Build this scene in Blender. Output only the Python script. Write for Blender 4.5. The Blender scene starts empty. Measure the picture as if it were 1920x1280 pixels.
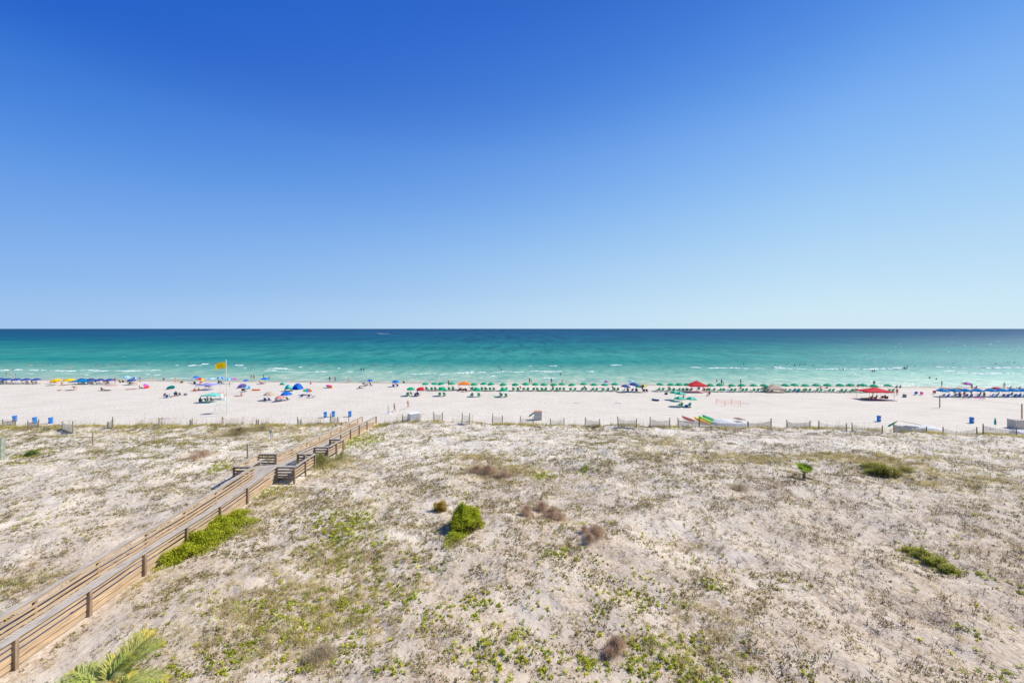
import bpy, bmesh, math, random
import numpy as np
from mathutils import Vector, Matrix
random.seed(7); RNG = np.random.default_rng(11)
SC = bpy.context.scene; COL = SC.collection
F, HX, HY, CAMZ, SEA = 750.0, 960.0, 616.0, 16.5, -0.5
R = math.radians

# ---------------------------------------------------------------- terrain
_g = np.random.default_rng(5).random((64, 64, ))
def vnoise(x, y):
    x = np.asarray(x, float); y = np.asarray(y, float)
    xi = np.floor(x).astype(int); yi = np.floor(y).astype(int)
    fx = x - xi; fy = y - yi; fx = fx*fx*(3-2*fx); fy = fy*fy*(3-2*fy)
    a = _g[xi % 64, yi % 64]; b = _g[(xi+1) % 64, yi % 64]; c = _g[xi % 64, (yi+1) % 64]; d = _g[(xi+1) % 64, (yi+1) % 64]
    return (a*(1-fx)+b*fx)*(1-fy)+(c*(1-fx)+d*fx)*fy
def fbm(x, y, o=3):
    s = 0; a = .5; n = 0
    for k in range(o):
        s = s + a*vnoise(x*(2**k)+k*17.3, y*(2**k)+k*9.1); n += a; a *= .5
    return s/n
def crest_y(X):
    X = np.asarray(X, float)
    return np.interp(X, [-120, -70, -20, -8, 20, 70, 120], [57.5, 59.5, 60.5, 62.3, 60, 55.5, 52]) + 1.0*(vnoise(X*.16+3, X*0+.5)-.5)
def shore_y(X): return 124-.06*np.asarray(X, float)
BWX0, BWX1 = -23.3, -21.3
DK_Y = [0, 17, 20, 23, 30, 33, 36.5, 40, 43, 47, 50, 62.6]
DK_Z = [2.2, 2.3, 2.4, 2.58, 2.68, 2.9, 3.1, 3.1, 2.82, 2.6, 2.42, 1.82]
def deck_z(y): return float(np.interp(y, DK_Y, DK_Z))
def H(X, Y):
    X = np.asarray(X, float); Y = np.asarray(Y, float)
    yc = crest_y(X)
    yy = Y*60/yc
    dune = np.interp(yy, [-40, 0, 15, 20, 25, 30, 36, 42, 50, 57, 60, 62, 66.5, 67.5], [1.4, 1.7, 2.0, 2.2, 2.4, 2.45, 2.6, 2.45, 2.0, 1.9, 1.9, 1.55, .05, 0])
    m = np.clip((66-yy)/8, 0, 1); m = m*m*(3-2*m)
    und = 1.25*(fbm(X*.075+4, Y*.11+2, 2)-.5) + .55*(fbm(X*.35+9, Y*.45, 2)-.5) + .20*(fbm(X*1.1+2, Y*1.3, 3)-.5)
    w = np.clip(np.minimum(abs(X-(BWX0-.3)), abs(X-(BWX1+.3))), 0, 4)/4
    w = np.where((X > BWX0-.3) & (X < BWX1+.3), 0, w)
    near = np.clip((64-Y)/3, 0, 1)
    w = 1-(1-w)*near
    dk = np.interp(Y, DK_Y, DK_Z)-.34
    z = dune+und*m
    z = z*w+(dk+.1*und)*(1-w)*1.0 if True else z
    flat = .05*(fbm(X*.3, Y*.3, 3)-.5)+.05*(fbm(X*1.0+5, Y*1.2, 2)-.5)
    z = z+flat*(1-m)
    d = Y-(shore_y(X)-13)
    z = z-np.where(d > 0, np.where(d < 13, .5*(d/13)**1.3, .5+(d-13)*.045), 0)
    return np.maximum(z, -4)
def h(x, y): return float(H(x, y))
def ground(px, py):
    """point of the real ground under a direction of view"""
    k = (py-HY)/F
    Y = np.arange(10, 200, .05); X = (px-HX)/F*Y
    g = H(X, Y); g = np.maximum(g, SEA)
    hit = np.nonzero(CAMZ-k*Y <= g)[0]
    if len(hit): y = Y[hit[0]]
    else: y = (CAMZ-SEA)/k
    x = (px-HX)/F*y
    return float(x), float(y), float(max(h(x, y), SEA))
def beach(px, py, z=0.0):
    y = (CAMZ-z)/((py-HY)/F); return (px-HX)/F*y, y

# ---------------------------------------------------------------- materials
MATS = {}
def mat(name, col, rough=.75, var=.12, scale=6.0, bump=0.0, spec=.3, coords='Object', stretch=(1, 1, 1), metallic=0, backs=None):
    if name in MATS: return MATS[name]
    m = bpy.data.materials.new(name); m.use_nodes = True; nt = m.node_tree; N = nt.nodes; L = nt.links
    b = N['Principled BSDF']; b.inputs['Roughness'].default_value = rough; b.inputs['Specular IOR Level'].default_value = spec
    b.inputs['Metallic'].default_value = metallic
    tc = N.new('ShaderNodeTexCoord'); mp = N.new('ShaderNodeMapping'); mp.inputs['Scale'].default_value = stretch
    L.new(tc.outputs[coords], mp.inputs['Vector'])
    no = N.new('ShaderNodeTexNoise'); no.inputs['Scale'].default_value = scale; no.inputs['Detail'].default_value = 4
    L.new(mp.outputs[0], no.inputs['Vector'])
    rp = N.new('ShaderNodeValToRGB')
    lo = [max(0, c*(1-var*1.6)) for c in col]; hi = [min(1, c*(1+var*1.3)) for c in col]
    rp.color_ramp.elements[0].position = .3; rp.color_ramp.elements[0].color = (*lo, 1)
    rp.color_ramp.elements[1].position = .7; rp.color_ramp.elements[1].color = (*hi, 1)
    L.new(no.outputs['Fac'], rp.inputs[0]); L.new(rp.outputs[0], b.inputs['Base Color'])
    if bump:
        bp = N.new('ShaderNodeBump'); bp.inputs['Strength'].default_value = bump; bp.inputs['Distance'].default_value = .02
        L.new(no.outputs['Fac'], bp.inputs['Height']); L.new(bp.outputs[0], b.inputs['Normal'])
    MATS[name] = m
    return m
def hexc(s):
    s = s.lstrip('#'); v = [int(s[i:i+2], 16)/255 for i in (0, 2, 4)]
    return tuple((c/12.92 if c <= .04045 else ((c+.055)/1.055)**2.4) for c in v)
def cloth(name, hx, k=1.0):
    col = tuple(min(.95, c*k) for c in hexc(hx)); m = mat('fabric_'+name, col, .8, .07, 3); nt = m.node_tree; b = nt.nodes['Principled BSDF']
    t = nt.nodes.new('ShaderNodeBsdfTranslucent'); t.inputs[0].default_value = (*col, 1); x = nt.nodes.new('ShaderNodeMixShader'); x.inputs[0].default_value = .28
    nt.links.new(b.outputs[0], x.inputs[1]); nt.links.new(t.outputs[0], x.inputs[2]); nt.links.new(x.outputs[0], nt.nodes['Material Output'].inputs[0]); return m
FAB = dict(green=cloth('green', '06a878', 1.15), mint=cloth('mint', '7fd8c8'), navy=cloth('navy', '3c5aa0'), blue=cloth('blue', '1f6fd8'), sky=cloth('sky', '0a92cc'),
    pale=cloth('pale', 'a9d6ee'), yellow=cloth('yellow', 'fbc200', 1.1), orange=cloth('orange', 'ff8a2a'), red=cloth('red', 'd8303c'), tan=cloth('tan', 'cbb7a3'),
    teal=cloth('teal', '11a8a4'), purple=cloth('purple', '9a6fc8'), lavender=cloth('lavender', 'a9a3dd'), pink=cloth('pink', 'f25ab0'), white=cloth('white', 'eeeeec'),
    black=cloth('black', '2a2c33'), lime=cloth('lime', '79dc5c'), brown=cloth('brown', '8d6650'), grey=cloth('grey', '8f9399'), salmon=cloth('salmon', 'e5a69a'), denim=cloth('denim', '44618f'),
    lemon=cloth('lemon', 'f2e93c'))
SKIN = [mat('skin_light', hexc('d39a7c'), .55, .05), mat('skin_tan', hexc('b87654'), .55, .05), mat('skin_brown', hexc('7e4a33'), .55, .05)]
HAIR = [mat('hair_dark', (.03, .02, .015)), mat('hair_brown', (.10, .055, .03)), mat('hair_blond', (.45, .31, .15))]
WOODP = mat('weathered_post', (.30, .215, .14), .85, .25, 5, .3, stretch=(1, 1, .2))
WOODG = mat('grey_board', (.44, .385, .325), .85, .22, 4, .4, stretch=(3, .35, 3))
WOODO = mat('tan_board', (.52, .365, .22), .8, .22, 4, .4, stretch=(3, .3, 3))
SLAT = mat('weathered_slat', (.56, .51, .43), .9, .2, 7)
def patchwork(m, grey, period=3.0):
    nt = m.node_tree; N = nt.nodes; L = nt.links; b = N['Principled BSDF']; src = b.inputs['Base Color'].links[0].from_socket
    tc = N.new('ShaderNodeTexCoord'); sn = N.new('ShaderNodeVectorMath'); sn.operation = 'SNAP'; sn.inputs[1].default_value = (1.5, period, .24); L.new(tc.outputs['Object'], sn.inputs[0])
    wn = N.new('ShaderNodeTexWhiteNoise'); L.new(sn.outputs[0], wn.inputs['Vector'])
    mr = N.new('ShaderNodeMapRange'); mr.inputs[1].default_value = .3; mr.inputs[4].default_value = .75; L.new(wn.outputs['Value'], mr.inputs[0])
    mx = N.new('ShaderNodeMix'); mx.data_type = 'RGBA'; L.new(mr.outputs[0], mx.inputs[0]); L.new(src, mx.inputs[6]); mx.inputs[7].default_value = (*grey, 1); L.new(mx.outputs[2], b.inputs['Base Color'])
patchwork(WOODO, (.46, .345, .22)); patchwork(WOODG, (.50, .45, .39), .6)
WHITEP = mat('white_paint', (.78, .78, .76), .5, .03)
GREYP = mat('grey_paint', (.38, .40, .42), .6, .08)
METAL = mat('pale_metal', (.5, .52, .53), .4, .05)
CHW = mat('chair_wood', (.62, .55, .45), .7, .08)
BARREL = mat('blue_plastic', (.010, .21, .62), .45, .08, spec=.4)

# ---------------------------------------------------------------- object helpers
def tag(o, label=None, cat=None, group=None, kind=None):
    if label: o['label'] = label
    if cat: o['category'] = cat
    if group: o['group'] = group
    if kind: o['kind'] = kind
    return o
def empty(name, loc, rz=0.0, label=None, cat=None, group=None):
    o = bpy.data.objects.new(name, None); COL.objects.link(o); o.empty_display_size = .2
    o.location = loc; o.rotation_euler = (0, 0, rz); return tag(o, label, cat, group)
class MB:
    def __init__(s): s.v = []; s.f = []; s.m = []
    def add(s, vs, fs, mi=0):
        n = len(s.v); s.v += [tuple(v) for v in vs]; s.f += [tuple(i+n for i in f) for f in fs]; s.m += [mi]*len(fs)
    def box(s, c, d, rot=None, mi=0):
        x, y, z = [k/2 for k in d]
        vs = [Vector((a*x, b*y, e*z)) for a in (-1, 1) for b in (-1, 1) for e in (-1, 1)]
        if rot is not None: vs = [rot @ v for v in vs]
        c = Vector(c)
        s.add([v+c for v in vs], [(0, 1, 3, 2), (4, 6, 7, 5), (0, 4, 5, 1), (2, 3, 7, 6), (0, 2, 6, 4), (1, 5, 7, 3)], mi)
    def beam(s, a, b, w, t, mi=0):
        """board from a to b, w wide horizontally, t tall"""
        a = Vector(a); b = Vector(b); d = b-a; L = d.length
        if L < 1e-6: return
        y = d/L; up = Vector((0, 0, 1)) if abs(y.z) < .95 else Vector((1, 0, 0))
        x = y.cross(up).normalized(); z = x.cross(y)
        s.box((a+b)/2, (w, L, t), Matrix((x, y, z)).transposed(), mi)
    def tube(s, a, b, r0, r1=None, n=8, mi=0, caps=True):
        r1 = r0 if r1 is None else r1
        a = Vector(a); b = Vector(b); y = (b-a).normalized(); up = Vector((0, 0, 1)) if abs(y.z) < .95 else Vector((1, 0, 0))
        u = y.cross(up).normalized(); w = u.cross(y)
        vs = []
        for (p, r) in ((a, r0), (b, r1)):
            for k in range(n): t = 2*math.pi*k/n; vs.append(p+u*r*math.cos(t)+w*r*math.sin(t))
        fs = [(k, (k+1) % n, n+(k+1) % n, n+k) for k in range(n)]
        if caps: fs += [tuple(range(n))[::-1], tuple(range(n, 2*n))]
        s.add(vs, fs, mi)
    def lathe(s, prof, n=16, mi=0, sx=1, sy=1, off=(0, 0, 0), caps=True):
        vs = []
        for r, z in prof:
            for k in range(n): t = 2*math.pi*k/n; vs.append((off[0]+r*sx*math.cos(t), off[1]+r*sy*math.sin(t), off[2]+z))
        fs = []
        for j in range(len(prof)-1):
            for k in range(n): fs.append((j*n+k, j*n+(k+1) % n, (j+1)*n+(k+1) % n, (j+1)*n+k))
        if caps: fs += [tuple(range(n))[::-1], tuple(range((len(prof)-1)*n, len(prof)*n))]
        s.add(vs, fs, mi)
    def mesh(s, name, mats, smooth=False):
        me = bpy.data.meshes.new(name); me.from_pydata(s.v, [], s.f)
        for m in (mats if isinstance(mats, (list, tuple)) else [mats]): me.materials.append(m)
        if len(set(s.m)) > 1: me.polygons.foreach_set('material_index', s.m)
        if smooth: me.polygons.foreach_set('use_smooth', [True]*len(s.f))
        me.update(); return me
    def build(s, name, mats, parent=None, smooth=False):
        o = bpy.data.objects.new(name, s.mesh(name, mats, smooth)); COL.objects.link(o); o.parent = parent; return o
def mk(name, me, parent=None, loc=None):
    o = bpy.data.objects.new(name, me); COL.objects.link(o); o.parent = parent
    if loc: o.location = loc
    return o
def setmat(o, m, slot=0):
    o.material_slots[slot].link = 'OBJECT'; o.material_slots[slot].material = m
ORD = ['first', 'second', 'third', 'fourth', 'fifth', 'sixth', 'seventh', 'eighth', 'ninth', 'tenth', 'eleventh', 'twelfth', 'thirteenth', 'fourteenth', 'fifteenth', 'sixteenth',
       'seventeenth', 'eighteenth', 'nineteenth', 'twentieth']
def ordinal(i, n):
    """i counted from the left of n"""
    if n == 1: return ''
    if i == 0: return 'leftmost'
    if i == n-1: return 'rightmost'
    if i <= (n-1)/2: return ORD[i]+'-from-left'
    return ORD[n-1-i]+'-from-right'

# ---------------------------------------------------------------- camera, sky, sun
cd = bpy.data.cameras.new('camera'); cam = bpy.data.objects.new('camera', cd); COL.objects.link(cam); SC.camera = cam
cam.location = (0, 0, CAMZ); cam.rotation_euler = (R(90), 0, 0)
cd.sensor_width = 36; cd.lens = 36*F/1920; cd.shift_y = -(640-HY)/1920; cd.clip_start = .3; cd.clip_end = 90000
SUN_AZ, SUN_EL = R(74), R(46)      # azimuth to the right of straight ahead (+Y)
w = bpy.data.worlds.new("World"); SC.world = w; w.use_nodes = True
N = w.node_tree.nodes; L = w.node_tree.links; bg = N['Background']
sk = N.new('ShaderNodeTexSky'); sk.sky_type = 'NISHITA'; sk.sun_disc = False; sk.sun_elevation = SUN_EL; sk.sun_rotation = SUN_AZ
sk.altitude = 0; sk.air_density = 1.0; sk.dust_density = .6; sk.ozone_density = 3.0
tcw = N.new('ShaderNodeTexCoord'); sxyz = N.new('ShaderNodeSeparateXYZ'); L.new(tcw.outputs['Generated'], sxyz.inputs[0])
def _ramp(st):
    r = N.new('ShaderNodeValToRGB'); cr = r.color_ramp; cr.interpolation = 'B_SPLINE'
    while len(cr.elements) < len(st): cr.elements.new(1)
    for e, (p, c) in zip(cr.elements, st):
        q = [k/255 for k in c]; q = [k/12.92 if k < .04 else ((k+.055)/1.055)**2.4 for k in q]; e.position = p; e.color = (*q, 1)
    L.new(sxyz.outputs['Z'], r.inputs[0]); return r.outputs[0]
RS = _ramp([(0, (214, 237, 248)), (.10, (194, 227, 248)), (.253, (154, 201, 247)), (.388, (126, 179, 245)), (.50, (88, 149, 233)), (.63, (58, 118, 217)), (.78, (44, 92, 180)), (1, (112, 126, 148))])   # towards the sun; unseen zenith greyed to set the shadow fill
LS = _ramp([(0, (166, 202, 241)), (.08, (146, 189, 240)), (.253, (90, 151, 233)), (.388, (50, 118, 216)), (.48, (14, 86, 197)), (.63, (20, 88, 198)), (.78, (20, 74, 160)), (1, (106, 120, 144))])   # away from the sun, where the polariser darkens; zenith greyed likewise for the fill
mr = N.new('ShaderNodeMapRange'); mr.inputs[1].default_value = -.80; mr.inputs[2].default_value = .60; L.new(sxyz.outputs['X'], mr.inputs[0])
mx_ = N.new('ShaderNodeMix'); mx_.data_type = 'RGBA'; L.new(mr.outputs[0], mx_.inputs[0]); L.new(LS, mx_.inputs[6]); L.new(RS, mx_.inputs[7])
gn = N.new('ShaderNodeMix'); gn.data_type = 'RGBA'; gn.blend_type = 'MULTIPLY'; gn.inputs[0].default_value = 1; gn.inputs[7].default_value = (9.0, 9.0, 9.0, 1); L.new(mx_.outputs[2], gn.inputs[6])
m3 = N.new('ShaderNodeMix'); m3.data_type = 'RGBA'; m3.inputs[0].default_value = .02; L.new(gn.outputs[2], m3.inputs[6]); L.new(sk.outputs[0], m3.inputs[7])
L.new(m3.outputs[2], bg.inputs[0]); bg.inputs[1].default_value = .1
sd = bpy.data.lights.new('sun', 'SUN'); sun = bpy.data.objects.new('sun', sd); COL.objects.link(sun)
sd.energy = 4.9; sd.angle = R(.53); sd.color = (1, .955, .88)
dirv = Vector((math.sin(SUN_AZ)*math.cos(SUN_EL), math.cos(SUN_AZ)*math.cos(SUN_EL), math.sin(SUN_EL)))
sun.rotation_euler = dirv.to_track_quat('Z', 'Y').to_euler(); sun.location = (60, 20, 60)
vs = SC.view_settings; vs.view_transform = 'Standard'; vs.look = 'None'; vs.gamma = 1; vs.exposure = .13; vs.use_curve_mapping = False

# ---------------------------------------------------------------- ground sheet
def ground_mesh():
    xs = np.concatenate([np.linspace(-900, -100, 30)[:-1], np.arange(-100, -86, 1.0), np.arange(-86, 86, .22), np.arange(86, 100, 1.0), np.linspace(100, 900, 30)])
    ys = np.concatenate([np.arange(-40, 10, 2.0), np.arange(10, 66, .2), np.arange(66, 90, .5), np.arange(90, 140, 1.0), np.linspace(140, 260, 12)])
    XX, YY = np.meshgrid(xs, ys); ZZ = H(XX, YY)
    nx, ny = len(xs), len(ys)
    co = np.stack([XX, YY, ZZ], -1).reshape(-1, 3)
    i = np.arange((ny-1)*(nx-1)); r = i//(nx-1); c = i % (nx-1); a = r*nx+c
    fc = np.stack([a, a+1, a+nx+1, a+nx], -1)
    return co, fc
def np_mesh(name, co, quads=None, tris=None, col=None, smooth=False):
    me = bpy.data.meshes.new(name)
    loops = []; starts = []; tot = []; n = 0
    if quads is not None and len(quads): loops.append(quads.ravel()); starts.append(np.arange(len(quads))*4); tot.append(np.full(len(quads), 4)); n = len(quads)*4
    if tris is not None and len(tris): loops.append(tris.ravel()); starts.append(n+np.arange(len(tris))*3); tot.append(np.full(len(tris), 3))
    loops = np.concatenate(loops); starts = np.concatenate(starts); tot = np.concatenate(tot)
    me.vertices.add(len(co)); me.vertices.foreach_set('co', co.astype(np.float32).ravel())
    me.loops.add(len(loops)); me.loops.foreach_set('vertex_index', loops.astype(np.int32))
    me.polygons.add(len(starts)); me.polygons.foreach_set('loop_start', starts.astype(np.int32)); me.polygons.foreach_set('loop_total', tot.astype(np.int32))
    if smooth: me.polygons.foreach_set('use_smooth', np.ones(len(starts), bool))
    me.update(calc_edges=True)
    if col is not None:
        at = me.color_attributes.new('Col', 'FLOAT_COLOR', 'POINT')
        c4 = np.ones((len(co), 4), np.float32); c4[:, :3] = col; at.data.foreach_set('color', c4.ravel())
    return me
def math_node(N, L, op, a, b=None, c=None):
    n = N.new('ShaderNodeMath'); n.operation = op
    for i, v in enumerate((a, b, c)):
        if v is None: continue
        if isinstance(v, (int, float)): n.inputs[i].default_value = v
        else: L.new(v, n.inputs[i])
    return n.outputs[0]
def noise(N, L, vec, scale, detail=3, stretch=None, rough=.5):
    if stretch:
        mp = N.new('ShaderNodeMapping'); mp.inputs['Scale'].default_value = stretch; L.new(vec, mp.inputs[0]); vec = mp.outputs[0]
    n = N.new('ShaderNodeTexNoise'); n.inputs['Scale'].default_value = scale; n.inputs['Detail'].default_value = detail; n.inputs['Roughness'].default_value = rough
    L.new(vec, n.inputs['Vector']); return n.outputs['Fac']
def ramp(N, L, fac, stops, interp='LINEAR'):
    r = N.new('ShaderNodeValToRGB'); cr = r.color_ramp; cr.interpolation = interp
    while len(cr.elements) > len(stops): cr.elements.remove(cr.elements[-1])
    while len(cr.elements) < len(stops): cr.elements.new(1)
    for e, (p, c) in zip(cr.elements, stops):
        e.position = p; e.color = (*c, 1) if len(c) == 3 else c
    L.new(fac, r.inputs[0]); return r.outputs[0]
def mixc(N, L, fac, a, b, mode='MIX'):
    n = N.new('ShaderNodeMix'); n.data_type = 'RGBA'; n.blend_type = mode
    if isinstance(fac, (int, float)): n.inputs[0].default_value = fac
    else: L.new(fac, n.inputs[0])
    for i, v in ((6, a), (7, b)):
        if isinstance(v, tuple): n.inputs[i].default_value = (*v, 1)
        else: L.new(v, n.inputs[i])
    return n.outputs[2]
def sand_material():
    m = bpy.data.materials.new('sand'); m.use_nodes = True; N = m.node_tree.nodes; L = m.node_tree.links; b = N['Principled BSDF']
    b.inputs['Roughness'].default_value = .95; b.inputs['Specular IOR Level'].default_value = .1
    g = N.new('ShaderNodeNewGeometry').outputs['Position']
    sp = N.new('ShaderNodeSeparateXYZ'); L.new(g, sp.inputs[0]); X, Y, Z = sp.outputs
    big = noise(N, L, g, .12, 3); mid = noise(N, L, g, 1.6, 4); fine = noise(N, L, g, 9, 3)
    beachc = ramp(N, L, big, [(.3, (.635, .57, .475)), (.7, (.685, .62, .52))])
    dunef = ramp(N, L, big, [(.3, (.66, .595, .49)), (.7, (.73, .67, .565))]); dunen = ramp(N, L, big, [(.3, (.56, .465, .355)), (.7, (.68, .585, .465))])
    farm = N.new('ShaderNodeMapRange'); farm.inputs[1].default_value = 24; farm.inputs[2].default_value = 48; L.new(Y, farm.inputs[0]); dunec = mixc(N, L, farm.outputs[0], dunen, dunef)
    litter = ramp(N, L, noise(N, L, g, 5.5, 4, rough=.65), [(.42, (1, 1, 1)), (.60, (.58, .46, .34))])
    grime = ramp(N, L, noise(N, L, g, .5, 4), [(.38, (0, 0, 0)), (.62, (1, 1, 1))])
    dunec = mixc(N, L, math_node(N, L, 'MULTIPLY', grime, .7), dunec, mixc(N, L, 1.0, dunec, litter, 'MULTIPLY'))
    isdune = N.new('ShaderNodeMapRange'); isdune.inputs[1].default_value = 58; isdune.inputs[2].default_value = 66; isdune.inputs[3].default_value = 1; isdune.inputs[4].default_value = 0
    L.new(Y, isdune.inputs[0])
    far = N.new('ShaderNodeMapRange'); far.inputs[1].default_value = 36; far.inputs[2].default_value = 56; far.inputs[3].default_value = 0; far.inputs[4].default_value = 1; L.new(Y, far.inputs[0])
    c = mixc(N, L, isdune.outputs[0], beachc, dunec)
    # tread marks and raked lines along the beach
    tr = noise(N, L, g, 1.0, 3, (.12, 1.3, 1)); c = mixc(N, L, 1.0, c, ramp(N, L, tr, [(.32, (.90, .89, .88)), (.55, (1, 1, 1))]), 'MULTIPLY')
    # damp sand just above the waterline
    d = math_node(N, L, 'ADD', Y, math_node(N, L, 'MULTIPLY', X, .06))
    wet = N.new('ShaderNodeMapRange'); wet.interpolation_type = 'SMOOTHSTEP'; wet.inputs[1].default_value = 120.6; wet.inputs[2].default_value = 123.2
    L.new(math_node(N, L, 'ADD', d, math_node(N, L, 'MULTIPLY', noise(N, L, g, .06, 2), 2.0)), wet.inputs[0])
    c = mixc(N, L, wet.outputs[0], c, (.43, .36, .27))
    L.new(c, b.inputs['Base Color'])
    hgt = math_node(N, L, 'ADD', math_node(N, L, 'MULTIPLY', mid, .15), math_node(N, L, 'MULTIPLY', fine, .032))
    vo = N.new('ShaderNodeTexVoronoi'); vo.inputs['Scale'].default_value = 2.4; L.new(g, vo.inputs['Vector'])
    hgt = math_node(N, L, 'ADD', hgt, math_node(N, L, 'MULTIPLY', math_node(N, L, 'MINIMUM', vo.outputs['Distance'], .35), .14))
    bp = N.new('ShaderNodeBump'); bp.inputs['Distance'].default_value = 1.0; bp.inputs['Strength'].default_value = .8
    L.new(hgt, bp.inputs['Height']); L.new(bp.outputs[0], b.inputs['Normal'])
    return m
co, fc = ground_mesh()
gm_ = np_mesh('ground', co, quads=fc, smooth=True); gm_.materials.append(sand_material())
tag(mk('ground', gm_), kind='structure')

# ---------------------------------------------------------------- sea
def water_material():
    m = bpy.data.materials.new('sea_water'); m.use_nodes = True; N = m.node_tree.nodes; L = m.node_tree.links
    N.remove(N['Principled BSDF']); out = N['Material Output']
    g = N.new('ShaderNodeNewGeometry').outputs['Position']
    sp = N.new('ShaderNodeSeparateXYZ'); L.new(g, sp.inputs[0]); X, Y, Z = sp.outputs
    d = math_node(N, L, 'SUBTRACT', math_node(N, L, 'ADD', Y, math_node(N, L, 'MULTIPLY', X, .06)), 123.0)
    d = math_node(N, L, 'MAXIMUM', d, 1.0)
    lg = math_node(N, L, 'LOGARITHM', d, 10.0)                       # 0 at the edge, 1 at 10 m, 2 at 100 m, 3 at 1 km
    wob = noise(N, L, g, .02, 3, (.35, 1, 1))
    lg = math_node(N, L, 'ADD', lg, math_node(N, L, 'MULTIPLY', math_node(N, L, 'SUBTRACT', wob, .5), .22))
    t = math_node(N, L, 'DIVIDE', lg, 3.6)
    c = ramp(N, L, t, WSTOPS)
    # darker deep lanes and paler bars running along the shore
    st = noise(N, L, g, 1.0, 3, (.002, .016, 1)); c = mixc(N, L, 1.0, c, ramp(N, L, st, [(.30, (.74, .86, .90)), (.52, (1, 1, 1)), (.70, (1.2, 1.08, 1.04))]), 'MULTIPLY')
    def band(a0, a1, b0, b1):
        u = N.new('ShaderNodeMapRange'); u.inputs[1].default_value = a0; u.inputs[2].default_value = a1; L.new(Y, u.inputs[0]); v = N.new('ShaderNodeMapRange'); v.inputs[1].default_value = b0; v.inputs[2].default_value = b1; v.inputs[3].default_value = 1; v.inputs[4].default_value = 0; L.new(Y, v.inputs[0])
        return math_node(N, L, 'MULTIPLY', u.outputs[0], v.outputs[0])
    # wave shading painted into the colour: short crests inshore, longer and broader swells out at sea
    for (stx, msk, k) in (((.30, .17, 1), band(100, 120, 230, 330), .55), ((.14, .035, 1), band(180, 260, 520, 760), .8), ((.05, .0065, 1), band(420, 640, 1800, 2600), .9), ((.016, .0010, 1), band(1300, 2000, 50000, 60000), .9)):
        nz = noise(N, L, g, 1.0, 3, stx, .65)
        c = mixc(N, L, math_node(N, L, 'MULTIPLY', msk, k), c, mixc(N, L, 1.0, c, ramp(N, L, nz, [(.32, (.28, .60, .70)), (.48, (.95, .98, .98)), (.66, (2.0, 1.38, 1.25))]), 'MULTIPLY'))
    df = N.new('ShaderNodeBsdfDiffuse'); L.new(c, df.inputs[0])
    gl = N.new('ShaderNodeBsdfGlossy'); gl.inputs['Roughness'].default_value = .32; gl.inputs[0].default_value = (.9, .95, 1, 1)
    w1 = noise(N, L, g, 1.0, 4, (.22, .75, 1), .6)
    bp = N.new('ShaderNodeBump'); bp.inputs['Distance'].default_value = 1.1; bp.inputs['Strength'].default_value = .9
    L.new(w1, bp.inputs['Height']); L.new(bp.outputs[0], gl.inputs['Normal']); 
    bp2 = N.new('ShaderNodeBump'); bp2.inputs['Distance'].default_value = .5; bp2.inputs['Strength'].default_value = .7
    L.new(w1, bp2.inputs['Height']); L.new(bp2.outputs[0], df.inputs['Normal'])
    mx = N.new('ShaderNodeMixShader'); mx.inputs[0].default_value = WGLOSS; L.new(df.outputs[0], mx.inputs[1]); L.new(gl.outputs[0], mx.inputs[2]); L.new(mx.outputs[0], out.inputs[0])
    return m
WGLOSS = .085
WSTOPS = [(0, (.40, .38, .28)), (.16, (.31, .42, .33)), (.36, (.24, .42, .32)), (.46, (.135, .345, .265)), (.53, (.010, .205, .18)), (.60, (.030, .235, .205)), (.66, (.010, .18, .175)), (.73, (.003, .105, .150)), (.84, (.003, .072, .145)), (1, (.004, .060, .135))]
xs = np.array([-60000, -20000, -6000, -2000, -700, -300, -150, 0, 150, 300, 700, 2000, 6000, 20000, 60000.]); ys = np.array([100, 115, 130, 160, 220, 350, 700, 1500, 4000, 12000, 30000, 60000.])
XX, YY = np.meshgrid(xs, ys); co = np.stack([XX, YY, np.full_like(XX, SEA)], -1).reshape(-1, 3)
nx, ny = len(xs), len(ys); i = np.arange((ny-1)*(nx-1)); a = (i//(nx-1))*nx+i % (nx-1)
wm = np_mesh('water', co, quads=np.stack([a, a+1, a+nx+1, a+nx], -1)); wm.materials.append(water_material())
tag(mk('water', wm), kind='structure')

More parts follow.
